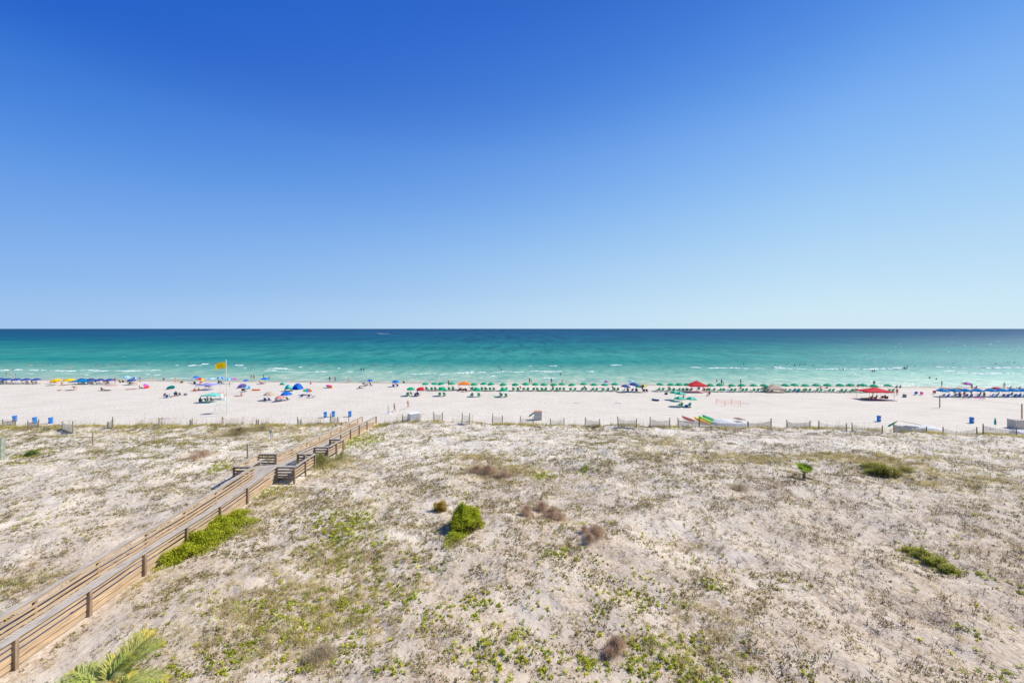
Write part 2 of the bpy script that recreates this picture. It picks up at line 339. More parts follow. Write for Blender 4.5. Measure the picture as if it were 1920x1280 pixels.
# breaking crests: low ragged ridges of foam, and white flecks for sun glitter
FOAM = [(0,44,693.5,3),(55,88,693.5,2),(95,144,695,2.5),(150,203,694.5,2),(216,260,695,2),(160,168,703,1.6),(48,65,701,1),(280,302,694,3),(240,282,694.5,1.5),(272,283,702,2),(289,302,703,2),(353,368,685,3),(368,380,684.5,1),(379,393,682,3),
 (329,335,685,2),(441,458,685,3),(456,463,691,2),(501,548,691,2.6),(495,520,695,2),(520,590,697.5,1),(560,567,688,2),(590,615,697,2),(652,662,697,2),(693,701,696,2),(634,638,690,2),(530,542,709,1.5),(727,735,696,3),(850,888,699,2.5),(870,890,697,1.5),
 (896,912,697,2),(925,960,696.5,1.5),(770,820,700.5,1.4),(823,840,702,1.5),(897,904,708,1.5),(920,930,704,2),(821,825,708,1),(960,982,697,2),(992,1056,696,2.6),(991,998,687,2),(1030,1044,685.5,2),(1145,1165,684.5,2),(1098,1116,696,2),
 (1015,1045,709,2.6),(990,1008,707,1),(1293,1315,689,2.5),(1325,1365,690,2),(1365,1405,690,3),(1410,1440,691,1),(1447,1465,688,3.4),(1450,1512,691,2),(1525,1607,691.5,2),(1617,1680,691.5,2.5),(1672,1690,689,3),(1597,1606,700,1.5),
 (1750,1792,688,2),(1680,1690,692,3),(1765,1790,695,2),(1801,1960,689.5,3),(1793,1915,700,2.6),(1690,1712,724,1.5),(1755,1800,725.5,1.5),(1810,1870,726,1.3),(560,620,712.5,.8),(300,420,709,1),(1640,1700,722.5,1),(900,980,718,.8),(1100,1180,718,.8)]
def foam():
    mb = MB(); rr = random.Random(3)
    fl = list(FOAM)
    for k in range(170):          # sun glitter painted as white flecks, denser to the right
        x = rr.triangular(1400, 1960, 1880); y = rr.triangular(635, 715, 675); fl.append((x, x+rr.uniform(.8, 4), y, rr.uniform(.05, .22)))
    for k in range(30):
        x = rr.uniform(0, 1300); y = rr.uniform(665, 712); fl.append((x, x+rr.uniform(1, 4), y, rr.uniform(.15, .35)))
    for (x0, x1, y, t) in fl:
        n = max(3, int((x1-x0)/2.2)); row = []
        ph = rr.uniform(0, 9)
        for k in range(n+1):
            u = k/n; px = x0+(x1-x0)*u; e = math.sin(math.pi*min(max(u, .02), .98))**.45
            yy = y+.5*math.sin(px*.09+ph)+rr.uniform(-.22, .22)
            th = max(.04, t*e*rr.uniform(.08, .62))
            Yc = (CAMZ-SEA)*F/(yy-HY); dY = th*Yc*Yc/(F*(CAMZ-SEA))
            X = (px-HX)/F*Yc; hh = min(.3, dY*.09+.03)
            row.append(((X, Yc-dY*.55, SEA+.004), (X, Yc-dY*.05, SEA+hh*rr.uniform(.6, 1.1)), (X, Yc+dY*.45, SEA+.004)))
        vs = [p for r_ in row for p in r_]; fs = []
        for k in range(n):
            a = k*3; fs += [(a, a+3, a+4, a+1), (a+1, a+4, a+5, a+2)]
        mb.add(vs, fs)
    m = mat('sea_foam_and_glitter', (.80, .83, .82), .9, .08, .8)
    return tag(mb.build('sea_foam_and_glitter', m), kind='stuff')
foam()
# ---------------------------------------------------------------- vegetation
def plant_material():
    m = bpy.data.materials.new('plant'); m.use_nodes = True; N = m.node_tree.nodes; L = m.node_tree.links; b = N['Principled BSDF']
    a = N.new('ShaderNodeAttribute'); a.attribute_name = 'Col'; b.inputs['Roughness'].default_value = .7; b.inputs['Specular IOR Level'].default_value = .25
    nz = noise(N, L, N.new('ShaderNodeNewGeometry').outputs['Position'], 14, 2)
    c = mixc(N, L, 1.0, a.outputs['Color'], ramp(N, L, nz, [(.3, (.82, .82, .82)), (.7, (1.15, 1.15, 1.15))]), 'MULTIPLY'); L.new(c, b.inputs['Base Color'])
    tr = N.new('ShaderNodeBsdfTranslucent'); L.new(c, tr.inputs[0]); mx = N.new('ShaderNodeMixShader'); mx.inputs[0].default_value = .42
    L.new(b.outputs[0], mx.inputs[1]); L.new(tr.outputs[0], mx.inputs[2]); L.new(mx.outputs[0], N['Material Output'].inputs[0])
    return m
PLANT = plant_material()
class PB:
    """gathers blades and leaves as arrays"""
    def __init__(s): s.co = []; s.q = []; s.t = []; s.c = []; s.n = 0
    def blades(s, P, az, lean, ln, wd, col, droop=.15):
        n = len(P); d = np.stack([np.sin(lean)*np.cos(az), np.sin(lean)*np.sin(az), np.cos(lean)], -1)
        wa = az+RNG.uniform(.8, 2.3, n); wv = np.stack([np.cos(wa), np.sin(wa), 0*wa], -1)*(wd/2)[:, None]
        mid = P+d*(ln*.55)[:, None]; tip = P+d*ln[:, None]; tip[:, 2] -= droop*ln; hz = np.stack([np.cos(az), np.sin(az), 0*az], -1); tip += hz*(droop*ln)[:, None]
        V = np.stack([P-wv, P+wv, mid+wv*.8, mid-wv*.8, tip], 1).reshape(-1, 3)
        b = s.n+np.arange(n)*5
        s.co.append(V); s.q.append(np.stack([b, b+1, b+2, b+3], -1)); s.t.append(np.stack([b+3, b+2, b+4], -1)); s.c.append(np.repeat(col, 5, 0)); s.n += 5*n
    def leaves(s, P, size, col, up=.5):
        n = len(P); a = RNG.normal(size=(n, 3)); a /= np.linalg.norm(a, axis=1)[:, None]
        nrm = RNG.normal(size=(n, 3)); nrm[:, 2] = abs(nrm[:, 2])+up; nrm /= np.linalg.norm(nrm, axis=1)[:, None]
        u = np.cross(a, nrm); u /= np.linalg.norm(u, axis=1)[:, None]+1e-9; v = np.cross(nrm, u)
        sz = size[:, None]
        V = np.stack([P-u*sz, P-v*sz*.45, P+u*sz, P+v*sz*.45], 1).reshape(-1, 3)
        b = s.n+np.arange(n)*4; s.co.append(V); s.q.append(np.stack([b, b+1, b+2, b+3], -1)); s.c.append(np.repeat(col, 4, 0)); s.n += 4*n
    def build(s, name, parent=None, label=None, cat=None, group=None, kind=None, origin=None):
        if not s.co: return None
        co = np.concatenate(s.co)
        if origin is not None: co = co-np.array(origin)
        me = np_mesh(name, co, np.concatenate(s.q), np.concatenate(s.t) if s.t else None, np.concatenate(s.c))
        me.materials.append(PLANT); o = mk(name, me, parent)
        if origin is not None and parent is None: o.location = origin
        return tag(o, label, cat, group, kind)
def colr(base, n, var=.25, hue=.08):
    base = np.array(base); k = RNG.normal(1, var, n)[:, None].clip(.45, 1.8); hv = 1+RNG.normal(0, hue, (n, 3))
    return (base*k*hv).clip(.004, .9)
def pal(cols, n, p=None, var=.2):
    cols = np.array(cols); idx = RNG.choice(len(cols), n, p=p); k = RNG.normal(1, var, n)[:, None].clip(.45, 1.8)
    return (cols[idx]*k).clip(.004, .9)
def patch(px, py, rx, ry, wt=1.0):
    x, y, z = ground(px, py); y0 = ground(px, py+ry)[1]; y1 = ground(px, py-ry)[1]
    return (x, y, rx*y/F, max(.25, min((y1-y0)/2, 3.5*rx*y/F)), wt)
def field(ps, X, Y, sharp=1.0):
    s = np.zeros_like(X)
    for (x, y, a, b, w_) in ps:
        s = np.maximum(s, w_*np.exp(-(((X-x)/a)**2+((Y-y)/b)**2)*sharp))
    return s
def scatter(n, ymin=13.5, ymax=62.5):
    Y = np.sqrt(RNG.uniform(ymin**2, ymax**2, n)); X = RNG.uniform(-1, 1, n)*(1.4*Y+7); return X, Y
def off_walk(X, Y, pad=.35):
    on = (X > BWX0-pad) & (X < BWX1+pad)
    al = (X > BWX0-1.9) & (X < BWX1+1.9) & (Y > 35.9) & (Y < 39.9)
    al2 = (X > BWX0) & (X < BWX1+1.9) & (Y > 42.6) & (Y < 47)
    return ~(on | al | al2)
BARE = [patch(*p) for p in [(110,935,140,26,.75),(420,905,60,14,.6),(330,870,60,8,.6),(560,838,60,8,.5),(1660,1110,110,40,.5),(1480,1100,60,30,.5),(90,872,190,20,1),(230,895,90,14,.7),(330,1000,60,30,.45),(980,835,200,9,.35),(1300,845,120,8,.5),(1080,1130,60,25,.35),(1560,1045,120,40,.75),(1480,1010,80,30,.6),(1760,838,160,8,.85),(620,815,45,8,.9),(1700,1190,140,40,.35),(1830,850,80,7,.7),(1490,845,120,5,.5),(660,1090,40,20,.3),(250,1180,60,30,.4),(70,930,60,20,.45),(300,1090,30,30,.4),(1250,1010,40,20,.4)]]
GREEN = [patch(*p) for p in [(545,1160,80,36,.75),(470,1225,40,22,.7),(600,1190,70,26,.8),(640,1010,40,16,.6),(690,1110,50,22,.5),(1250,1245,90,34,.85),(950,1235,60,30,.75),(655,985,22,20,1),(620,975,13,13,.8),(710,1020,15,10,.6),(510,1148,55,20,.9),(605,1140,45,16,.9),(585,1178,60,20,.9),(495,1200,25,20,.9),(650,1158,22,12,.8),(682,1150,15,12,.9),(800,1165,20,14,.7),
 (920,1222,38,24,1),(968,1190,18,10,1),(960,1255,60,22,.7),(770,1125,14,14,.7),(1215,1235,50,32,1),(1290,1255,45,30,1),(1312,1200,25,14,.7),(1060,1040,30,9,.7),(1000,1228,20,20,.6),(660,825,32,9,1),(548,880,28,8,.7),(505,925,25,12,.5),
 (1740,1052,30,9,.9),(1775,1072,22,8,.9),(1715,1035,18,7,.8),(1840,1080,10,8,.8),(900,1140,60,20,.45),(1180,1120,60,25,.3),(1015,890,14,7,.8),(1100,880,10,6,.6),(420,1255,30,15,.5),(560,1230,50,20,.6),(700,1060,80,30,.35),(640,1050,30,10,.7),(330,1250,15,10,.9),(350,1265,12,10,.8),
 (1905,1100,20,10,.6),(1110,1250,20,20,.6),(1450,1100,10,6,.6),(60,852,14,6,.8),(425,876,19,6,1.2),(400,884,10,4,.7),(860,1215,25,12,.7),(1170,1200,14,12,.6),(740,1250,25,12,.6),(1520,1262,14,6,.8),(1820,1185,14,6,.6),(1870,1270,30,10,.6),(1340,1100,10,8,.7)]]
TAN = [patch(*p) for p in [(560,1150,150,70,1),(640,1060,90,34,.8),(480,1210,80,40,.8),(1290,1235,110,40,.6),(1500,858,190,8,1),(1400,856,80,6,.9),(1620,866,80,9,.9),(900,858,45,8,.9),(940,880,60,14,.9),(520,1130,110,55,.8),(420,1190,60,40,.6),(600,870,55,14,1),(230,1095,70,25,.7),(60,1092,70,18,.8),(570,1080,60,25,.7),(450,990,40,14,.8),(270,1070,25,14,1),
 (1340,1180,60,60,.5),(600,1240,40,30,.8),(450,808,48,10,.7),(1680,870,60,14,.8),(1750,900,60,16,.6),(330,800,250,4,.25),(1250,830,60,10,.4),(1850,900,60,20,.4),(500,940,60,18,.6),(700,950,50,20,.35),(590,800,70,6,.6)]]
BROWN = [patch(*p) for p in [(560,1130,120,50,.8),(1000,925,110,42,.9),(820,1195,110,32,.8),(1420,1160,50,60,.8),(1380,1230,60,40,.7),(900,870,45,14,.8),(700,1040,60,30,.5),(1300,1000,80,40,.35),(480,960,60,25,.5),(1700,1120,120,60,.25),(1250,860,90,16,.35),(1580,920,110,25,.45),
 (640,900,90,30,.35),(350,900,130,25,.35),(1830,1010,90,60,.3),(1180,1080,80,40,.3),(740,1110,80,30,.4),(1000,1060,80,30,.25),(150,1040,80,40,.2),(1440,900,70,25,.4),(1180,930,70,30,.4)]]
def density(X, Y): 
    cl = fbm(X*.55+3, Y*.7+8, 3); fine_ = vnoise(X*1.9, Y*2.1)
    big = fbm(X*.13+50, Y*.2+7, 2); return np.clip((cl-.34)*4.4, .10, 1.4)*np.clip((fine_-.12)*1.8, .10, 1.2)*np.clip(.35+1.5*(big-.25)*2, .5, 1.3)*np.where(Y > 46, .75, 1)*(1-.93*field(BARE, X, Y, .8).clip(0, 1))
def tufts(pb, X, Y, k, cols, p, hmin, hmax, wmul, leanm, spread, droop=.15, var=.25, leafy=0, leafcols=None, leafsize=.03, up=.4):
    n = len(X); Z = H(X, Y)-.01
    idx = np.repeat(np.arange(n), k); N_ = len(idx)
    sz = RNG.uniform(hmin, hmax, n)[idx]*RNG.uniform(.55, 1.1, N_)
    base = pal(cols, n, p, var)[idx]*RNG.uniform(.8, 1.2, N_)[:, None]
    az = RNG.uniform(0, 2*np.pi, N_); ln = abs(RNG.normal(0, leanm, N_)).clip(0, 1.45)
    P = np.stack([X[idx]+RNG.normal(0, spread, N_), Y[idx]+RNG.normal(0, spread, N_), Z[idx]], -1)
    pb.blades(P, az, ln, sz, wmul*(.6+RNG.random(N_)*.8), base, droop)
    if leafy:
        idx = np.repeat(np.arange(n), leafy); N_ = len(idx); hs = RNG.uniform(hmin, hmax, n)[idx]
        a = RNG.uniform(0, 2*np.pi, N_); r = abs(RNG.normal(0, .5, N_))*hs
        P = np.stack([X[idx]+np.cos(a)*r, Y[idx]+np.sin(a)*r, Z[idx]+hs*RNG.uniform(.15, .95, N_)], -1)
        pb.leaves(P, leafsize*RNG.uniform(.6, 1.4, N_), pal(leafcols, n, None, .2)[idx]*RNG.uniform(.75, 1.25, N_)[:, None], up)
C_TWIG = [(.10, .06, .035), (.17, .11, .065), (.26, .175, .11), (.065, .05, .025), (.13, .10, .04)]
C_LEAFD = [(.34, .29, .035), (.44, .39, .04), (.26, .22, .04), (.46, .31, .11), (.15, .13, .03)]
C_GREEN = [(.44, .50, .02), (.54, .58, .025), (.30, .38, .02), (.60, .56, .03), (.38, .42, .04)]
C_TAN = [(.82, .64, .36), (.70, .55, .25), (.58, .49, .18), (.86, .70, .46), (.50, .45, .15)]
C_BROWN = [(.60, .43, .28), (.52, .35, .22), (.70, .55, .38), (.40, .27, .17)]
# woody sprigs dotted over the whole dune
pb = PB()
X, Y = scatter(385000); keep = (RNG.random(len(X)) < density(X, Y)*.95) & off_walk(X, Y) & (Y < crest_y(X)+.4); X, Y = X[keep], Y[keep]
grn = field(GREEN, X, Y) + .25*vnoise(X*.3+20, Y*.3)
sel = X > 14+6*vnoise(Y*.2, X*.1)
tufts(pb, X[~sel], Y[~sel], 3, C_TWIG, None, .05, .18, .015, .75, .035, .12, leafy=5, leafcols=C_LEAFD, leafsize=.036)
tufts(pb, X[sel], Y[sel], 4, C_TWIG, None, .07, .25, .016, .95, .05, .12, leafy=1, leafcols=C_LEAFD, leafsize=.036)
pb.build('dune_sprigs', kind='stuff')
# bright green creeping leaves in patches
pb = PB()
X, Y = scatter(175000); fl = field(GREEN, X, Y, .7); lum = vnoise(X*2.2+5, Y*2.6); keep = (RNG.random(len(X)) < np.clip(fl*1.9*(lum-.12)*1.7, 0, .95)+.03*(fbm(X*.3, Y*.4+7, 2) > .5)) & off_walk(X, Y, .1) & (Y < crest_y(X)); X, Y = X[keep], Y[keep]
tufts(pb, X, Y, 3, C_LEAFD, None, .07, .20, .014, .6, .05, .1, leafy=13, leafcols=C_GREEN, leafsize=.055, up=1.6)
pb.build('green_creeper', kind='stuff')
# tan dune grass
pb = PB()
X, Y = scatter(270000); fl = field(TAN, X, Y, .8); lum = vnoise(X*1.1+15, Y*1.4)
crest = np.exp(-((Y-crest_y(X)+.1)/.7)**2)*np.clip((fbm(X*.35+40, X*0, 2)-.40)*5, 0, 1)
keep = (RNG.random(len(X)) < (1-.9*field(BARE, X, Y, .8).clip(0, 1))*np.clip(fl*(lum-.05)*1.9, 0, 1)+crest*.35+.03*(lum > .5)) & off_walk(X, Y) & (Y < crest_y(X)+1.2); X, Y = X[keep], Y[keep]
tufts(pb, X, Y, 13, C_TAN, None, .18, .42, .012, .5, .09, .3)
X, Y = scatter(9000, 22, 60); keep = (RNG.random(len(X)) < np.clip(fbm(X*.3+80, Y*.35, 2)*2-.75, .02, .7)*(1-.9*field(BARE, X, Y, .8).clip(0, 1))) & off_walk(X, Y) & (Y < crest_y(X)-.5); X, Y = X[keep], Y[keep]
tufts(pb, X, Y, 22, [(.46, .38, .18), (.36, .33, .12), (.56, .44, .26), (.30, .26, .11)], None, .22, .5, .013, .55, .08, .3)
pb.build('dune_grass', kind='stuff')
# grass thick along the fence line on the crest
pb = PB()
X = RNG.uniform(-85, 80, 7500); Y = crest_y(X)+RNG.normal(.15, .45, len(X))
keep = (RNG.random(len(X)) < np.clip((fbm(X*.45+40, X*0+2, 3)-.43)*6, .03, 1)*np.where(X < 0, .8, .6)) & off_walk(X, Y, .1); X, Y = X[keep], Y[keep]
tufts(pb, X, Y, 13, [(.80, .64, .26), (.70, .58, .20), (.62, .56, .15), (.85, .72, .42), (.55, .52, .14)], [.25, .25, .25, .1, .15], .22, .66, .018, .45, .14, .3)
pb.build('crest_grass', kind='stuff')
# matted dead brown growth
pb = PB()
X, Y = scatter(220000); fl = field(BROWN, X, Y, .7); lum = fbm(X*.9+31, Y*1.2, 2); keep = (RNG.random(len(X)) < np.clip(fl*(lum-.22)*3, 0, .95)+.035*(lum > .55)) & off_walk(X, Y) & (Y < crest_y(X)); X, Y = X[keep], Y[keep]
tufts(pb, X, Y, 11, C_BROWN, None, .09, .24, .009, 1.05, .13, .1)
pb.build('dead_brush', kind='stuff')
# fallen twigs and painted twig shadows, dark strips combed one way over the right
pb = PB()
X, Y = scatter(38000); wgt = np.clip((X-8+8*vnoise(X*.1, Y*.1))/16, .04, 1)*np.clip((50-Y)/14, 0.15, 1); keep = (RNG.random(len(X)) < wgt*(.15+.9*fbm(X*.4+60, Y*.5, 2))) & off_walk(X, Y) & (Y < crest_y(X)-1); X, Y = X[keep], Y[keep]
n = len(X); az = RNG.normal(R(122), .35, n)+np.where(RNG.random(n) < .5, 0, np.pi); ln = RNG.gamma(2.0, .16, n).clip(.08, 1.4)
P = np.stack([X, Y, H(X, Y)+.03], -1); pb.blades(P, az, np.full(n, 1.50), ln, RNG.uniform(.018, .040, n), pal(C_TWIG, n), .02)
pb.build('twigs_and_shadow_strips', kind='stuff')
# a few hundred sturdier dead stalks on the right
pb = PB()
X, Y = scatter(6500, 15, 50); keep = (X > 8) & (RNG.random(len(X)) < .2+.7*vnoise(X*.4, Y*.4)); X, Y = X[keep], Y[keep]
tufts(pb, X, Y, 5, C_TWIG[:2]+C_TWIG[3:], None, .18, .55, .022, .95, .03, .02, leafy=3, leafcols=C_LEAFD, leafsize=.05)
pb.build('dead_stalks', kind='stuff')
# sea oats: tall stems with drooping plumes
pb = PB()
X = np.concatenate([RNG.uniform(-82, -14, 2100), RNG.uniform(-14, 78, 900)]); cl = fbm(X*.5+70, X*0, 2)
keep = RNG.random(len(X)) < np.clip((cl-.35)*4, .1, 1); X = X[keep]; Y = crest_y(X)+RNG.normal(.6, .9, len(X)); ok = off_walk(X, Y, .2); X, Y = X[ok], Y[ok]
n = len(X); P = np.stack([X, Y, H(X, Y)], -1); hgt = RNG.uniform(.7, 1.55, n); az = RNG.normal(0, .7, n); lean = abs(RNG.normal(.12, .1, n))
pb.blades(P, az, lean, hgt, np.full(n, .017), colr((.46, .38, .22), n), .06)
tip = P+np.stack([np.sin(lean)*np.cos(az), np.sin(lean)*np.sin(az), np.cos(lean)], -1)*hgt[:, None]; tip[:, 2] -= .06*hgt; tip[:, :2] += np.stack([np.cos(az), np.sin(az)], -1)*(.06*hgt)[:, None]
for k in range(5):
    m_ = RNG.random(n) < .55
    pb.blades(tip[m_]-np.array([0, 0, .04*k]), az[m_]+RNG.normal(0, .5, m_.sum()), RNG.uniform(1.2, 1.9, m_.sum()), RNG.uniform(.12, .3, m_.sum()), np.full(m_.sum(), .028), colr((.50, .37, .20), m_.sum()), .25)
idx = np.repeat(np.arange(n), 5)
pb.blades(P[idx]+RNG.normal(0, .05, (len(idx), 3))*np.array([1, 1, 0]), RNG.uniform(0, 6.3, len(idx)), abs(RNG.normal(0, .35, len(idx))), RNG.uniform(.3, .75, len(idx)), np.full(len(idx), .014), colr((.38, .34, .16), len(idx)), .35)
pb.build('sea_oats', kind='stuff')

def leafy_mass(name, pxs, height, n, leafcols, size, label, cat, twig=False, rough=1.0, group=None):
    """a plant whose outline is a union of mounds; the stems are a second part"""
    mounds = [patch(*p) for p in pxs]
    w_ = np.array([m[2]*m[3]*m[4] for m in mounds]); w_ /= w_.sum()
    idx = RNG.choice(len(mounds), n, p=w_); M = np.array(mounds)[idx]
    a = RNG.uniform(0, 2*np.pi, n); r = np.sqrt(RNG.random(n)); r = r*(1+.22*np.sin(a*3+idx)+.13*np.sin(a*7+idx*2))
    X = M[:, 0]+np.cos(a)*r*M[:, 2]; Y = M[:, 1]+np.sin(a)*r*M[:, 3]
    if twig: r2 = abs(RNG.normal(0, .5, n)); X = M[:, 0]+np.cos(a)*r2*M[:, 2]*1.05; Y = M[:, 1]+np.sin(a)*r2*M[:, 3]*1.05; top = np.clip(1.05-r2**2*.75, .04, 1)**.8*M[:, 4]*height*.75*(.2+1.6*fbm(X*2.4+9, Y*2.4, 2))
    else: top = np.clip(1-r**2, 0, 1)**.36*M[:, 4]*height*((1-.85*rough)+1.65*rough*fbm(X*1.7+9, Y*1.7, 3)**1.2)
    Z = H(X, Y); zz = Z+.02+top*(1-RNG.random(n)**(2.2 if twig else 5)*.9)
    ox, oy = float(np.mean(X)), float(np.mean(Y)); org = (ox, oy, h(ox, oy))
    root = empty(name, org, 0, label, cat, group)
    pb = PB()
    P = np.stack([X, Y, zz], -1)
    if not twig: P = P+RNG.normal(0, .07, P.shape)
    if twig:
        az = RNG.uniform(0, 6.3, n); pb.blades(P-np.array([0, 0, .05]), az, abs(RNG.normal(.25, .42, n)), RNG.uniform(.12, .36, n), RNG.uniform(.008, .013, n), pal(leafcols, n), .08)
    else: pb.leaves(P, size*RNG.uniform(.6, 1.4, n), pal(leafcols, n, None, .22), 1.0)
    pb.build('foliage', root, origin=org)
    if twig: return root
    pb = PB(); k = n//9; P0 = np.stack([X[:k], Y[:k], Z[:k]-.02], -1)
    pb.blades(P0, RNG.uniform(0, 6.3, k), abs(RNG.normal(0, .5, k)), (top[:k]+.1)*.95, np.full(k, .018), pal(C_TWIG, k), .1)
    pb.build('stems', root, origin=org)
    return root
leafy_mass('creeping_shrub', [(335,1042,36,22,.9),(360,1026,38,26,1.),(388,1006,36,25,1.),(414,986,28,16,.9),(438,972,28,12,.8),(462,982,22,9,.5),(428,1002,24,12,.45),(306,1056,18,8,.5)], .62, 34000, C_GREEN, .05, 'bright lime green leafy shrub spilling along the right side of the boardwalk', 'shrub', rough=1.0)
leafy_mass('green_bush', [(875,986,27,15,1.15),(877,988,24,14,1.),(864,992,19,14,.8),(850,1012,13,9,.3),(840,1024,8,10,.22),(860,1012,10,8,.25)], 1.25, 24000, C_GREEN, .048, 'round vivid green bush standing alone in the middle of the dune', 'bush', rough=.45)
leafy_mass('yellowing_bush', [(822,957,10,4,.9),(829,957,8,4,1.)], .6, 2400, [(.80, .48, .04), (.62, .48, .06), (.42, .42, .08), (.5, .33, .12)], .045, 'small bush with orange yellow leaves just left of the vivid green bush', 'bush')
leafy_mass('low_shrub', [(1646,886,22,7,1.),(1672,893,18,5,.8),(1628,874,12,4,.7),(1700,884,14,4,.5)], .75, 8000, [(.46, .45, .05), (.64, .62, .05), (.30, .31, .06), (.34, .27, .11)], .05, 'olive green low shrub below the grassy ridge, right of the small fan palm', 'shrub')
leafy_mass('low_shrub', [(1708,1034,14,5,.7),(1728,1044,18,6,1.),(1750,1056,20,6,1.),(1776,1070,15,6,.9)], .34, 6000, [(.50, .52, .06), (.60, .58, .07), (.38, .42, .06), (.56, .46, .2)], .045, 'elongated yellow green shrub lying on bare sand at the lower right', 'shrub')
leafy_mass('green_shrub', [(60,854,12,3,1.)], .5, 1200, [(.10, .19, .05), (.17, .24, .07)], .05, 'dark green shrub beside the thick post at the left edge', 'shrub')
leafy_mass('flank_shrub', [(602,872,34,8,1.),(572,880,24,6,.8),(640,862,20,6,.7)], 1.0, 12000, [(.48, .46, .18), (.40, .42, .11), (.62, .52, .29), (.30, .3, .1)], .05, 'grey green grassy thicket beside the railing of the boardwalk alcoves', 'shrub', twig=True)
leafy_mass('crest_shrub', [(448,813,44,6,1.),(492,808,26,4,.8)], .85, 11000, [(.40, .32, .14), (.50, .38, .23), (.32, .31, .1), (.58, .48, .27)], .05, 'wide olive brown thicket on the dune crest left of the boardwalk', 'shrub', twig=True)
C_RUST = [(.70, .49, .33), (.60, .41, .27), (.80, .62, .44), (.48, .34, .22)]
for (ps, hh, n, lb) in [
  ([(893,885,26,5,.9),(915,888,24,6,1.),(945,893,32,5,.8)], .62, 7500, 'wide tawny dead shrub uphill of the vivid green bush'),
  ([(1016,958,15,6,.9),(1034,968,16,6,1.),(1050,975,13,5,.7)], .62, 6500, 'large russet dead shrub to the right of the vivid green bush'),
  ([(988,966,11,6,1.)], .62, 2200, 'narrow russet dead shrub between the green bush and a larger russet one'),
  ([(1118,1006,17,8,1.),(1106,1018,14,6,.7),(1096,996,12,5,.4)], .80, 5000, 'upright reddish brown dead shrub on open sand in mid dune'),
  ([(1154,1218,18,12,1.),(1142,1230,15,9,.7),(1166,1206,10,7,.5)], .40, 3600, 'upright reddish brown dead shrub near the bottom edge of the dune'),
  ([(380,855,22,5,1.),(365,860,14,4,.7)], .5, 3600, 'reddish brown dead shrub on the sand left of the boardwalk'),
  ([(1385,917,24,7,1.)], .38, 2600, 'grey brown dead shrub below the left end of the grassy ridge'),
  ([(604,1228,34,18,.8),(585,1240,20,12,.6)], .26, 3000, 'straw brown dead shrub near the bottom edge, left of centre')]:
    leafy_mass('dead_shrub', ps, hh, n, C_RUST if 'grey' not in lb and 'straw' not in lb else [(.66, .54, .36), (.54, .44, .30), (.78, .66, .46)], .05, lb, 'dead shrub', twig=True, group='dead brown shrubs scattered on the dune')

# ---------------------------------------------------------------- palms
def feather_palm(loc, label):
    root = empty('palm', loc, 0, label, 'palm')
    t = MB(); t.lathe([(.22, -.3), (.26, 0), (.24, .35), (.15, .6), (.04, .75)], 14); t.build('trunk', mat('palm_trunk', (.20, .15, .10), .9, .3, 9, .6), root, True)
    rr = random.Random(4)
    for k in range(21):
        az = k*2.399963+.3; up = rr.uniform(.45, 1.1) if k < 13 else rr.uniform(.9, 1.35); Ln = rr.uniform(1.9, 2.6) if k < 13 else rr.uniform(1.3, 1.9)
        mb = PB(); n = 96; u = np.linspace(.08, 1, n)
        hz = np.array([math.cos(az), math.sin(az), 0]); sd_ = np.array([-math.sin(az), math.cos(az), 0])
        r = Ln*u*math.cos(up)*1.05+.25*u*u; z = .6+Ln*math.sin(up)*u-1.05*u*u*(.75+.35*math.cos(up))
        C = hz[None]*r[:, None]+np.array([0, 0, 1])*z[:, None]
        d = np.gradient(C, axis=0); d /= np.linalg.norm(d, axis=1)[:, None]
        base = np.array([(.46, .52, .13), (.58, .61, .20), (.70, .66, .30), (.62, .60, .18)][k % 4])
        for sgn in (-1, 1):
            ll = Ln*.30*np.sin(np.pi*(u*.86+.10))**.7+.05; dirv_ = d*.62+sgn*sd_[None]*.62+np.array([0, 0, .28]); dirv_ /= np.linalg.norm(dirv_, axis=1)[:, None]
            dirv_ += RNG.normal(0, .13, dirv_.shape)
            wv = np.cross(dirv_, np.array([0, 0, 1.])); wv /= np.linalg.norm(wv, axis=1)[:, None]; wv *= .015
            mid = C+dirv_*(ll*.55)[:, None]; tip = C+dirv_*ll[:, None]-np.array([0, 0, 1])*(ll*.22)[:, None]
            V = np.stack([C-wv*.5, C+wv*.5, mid+wv, mid-wv, tip], 1).reshape(-1, 3); b = mb.n+np.arange(n)*5
            mb.co.append(V); mb.q.append(np.stack([b, b+1, b+2, b+3], -1)); mb.t.append(np.stack([b+3, b+2, b+4], -1))
            cc = base[None]*RNG.uniform(.8, 1.2, n)[:, None]; cc[u > .85] = cc[u > .85]*np.array([1.3, 1.1, .8]); mb.c.append(np.repeat(cc, 5, 0)); mb.n += 5*n
        fr = mb.build('frond', root)
        st = MB()
        for i in range(0, n-3, 3): st.tube(C[i], C[i+3], .016*(1-u[i]*.7), .016*(1-u[i+3]*.7), 5, caps=False)
        st.build('midrib', mat('palm_rib', (.42, .42, .16), .6), fr)
    return root
x, y = (196-HX)/F*15.2, 15.2
feather_palm((x, y, h(x, y)), 'feathery pale green palm cut off by the bottom edge beside the boardwalk')
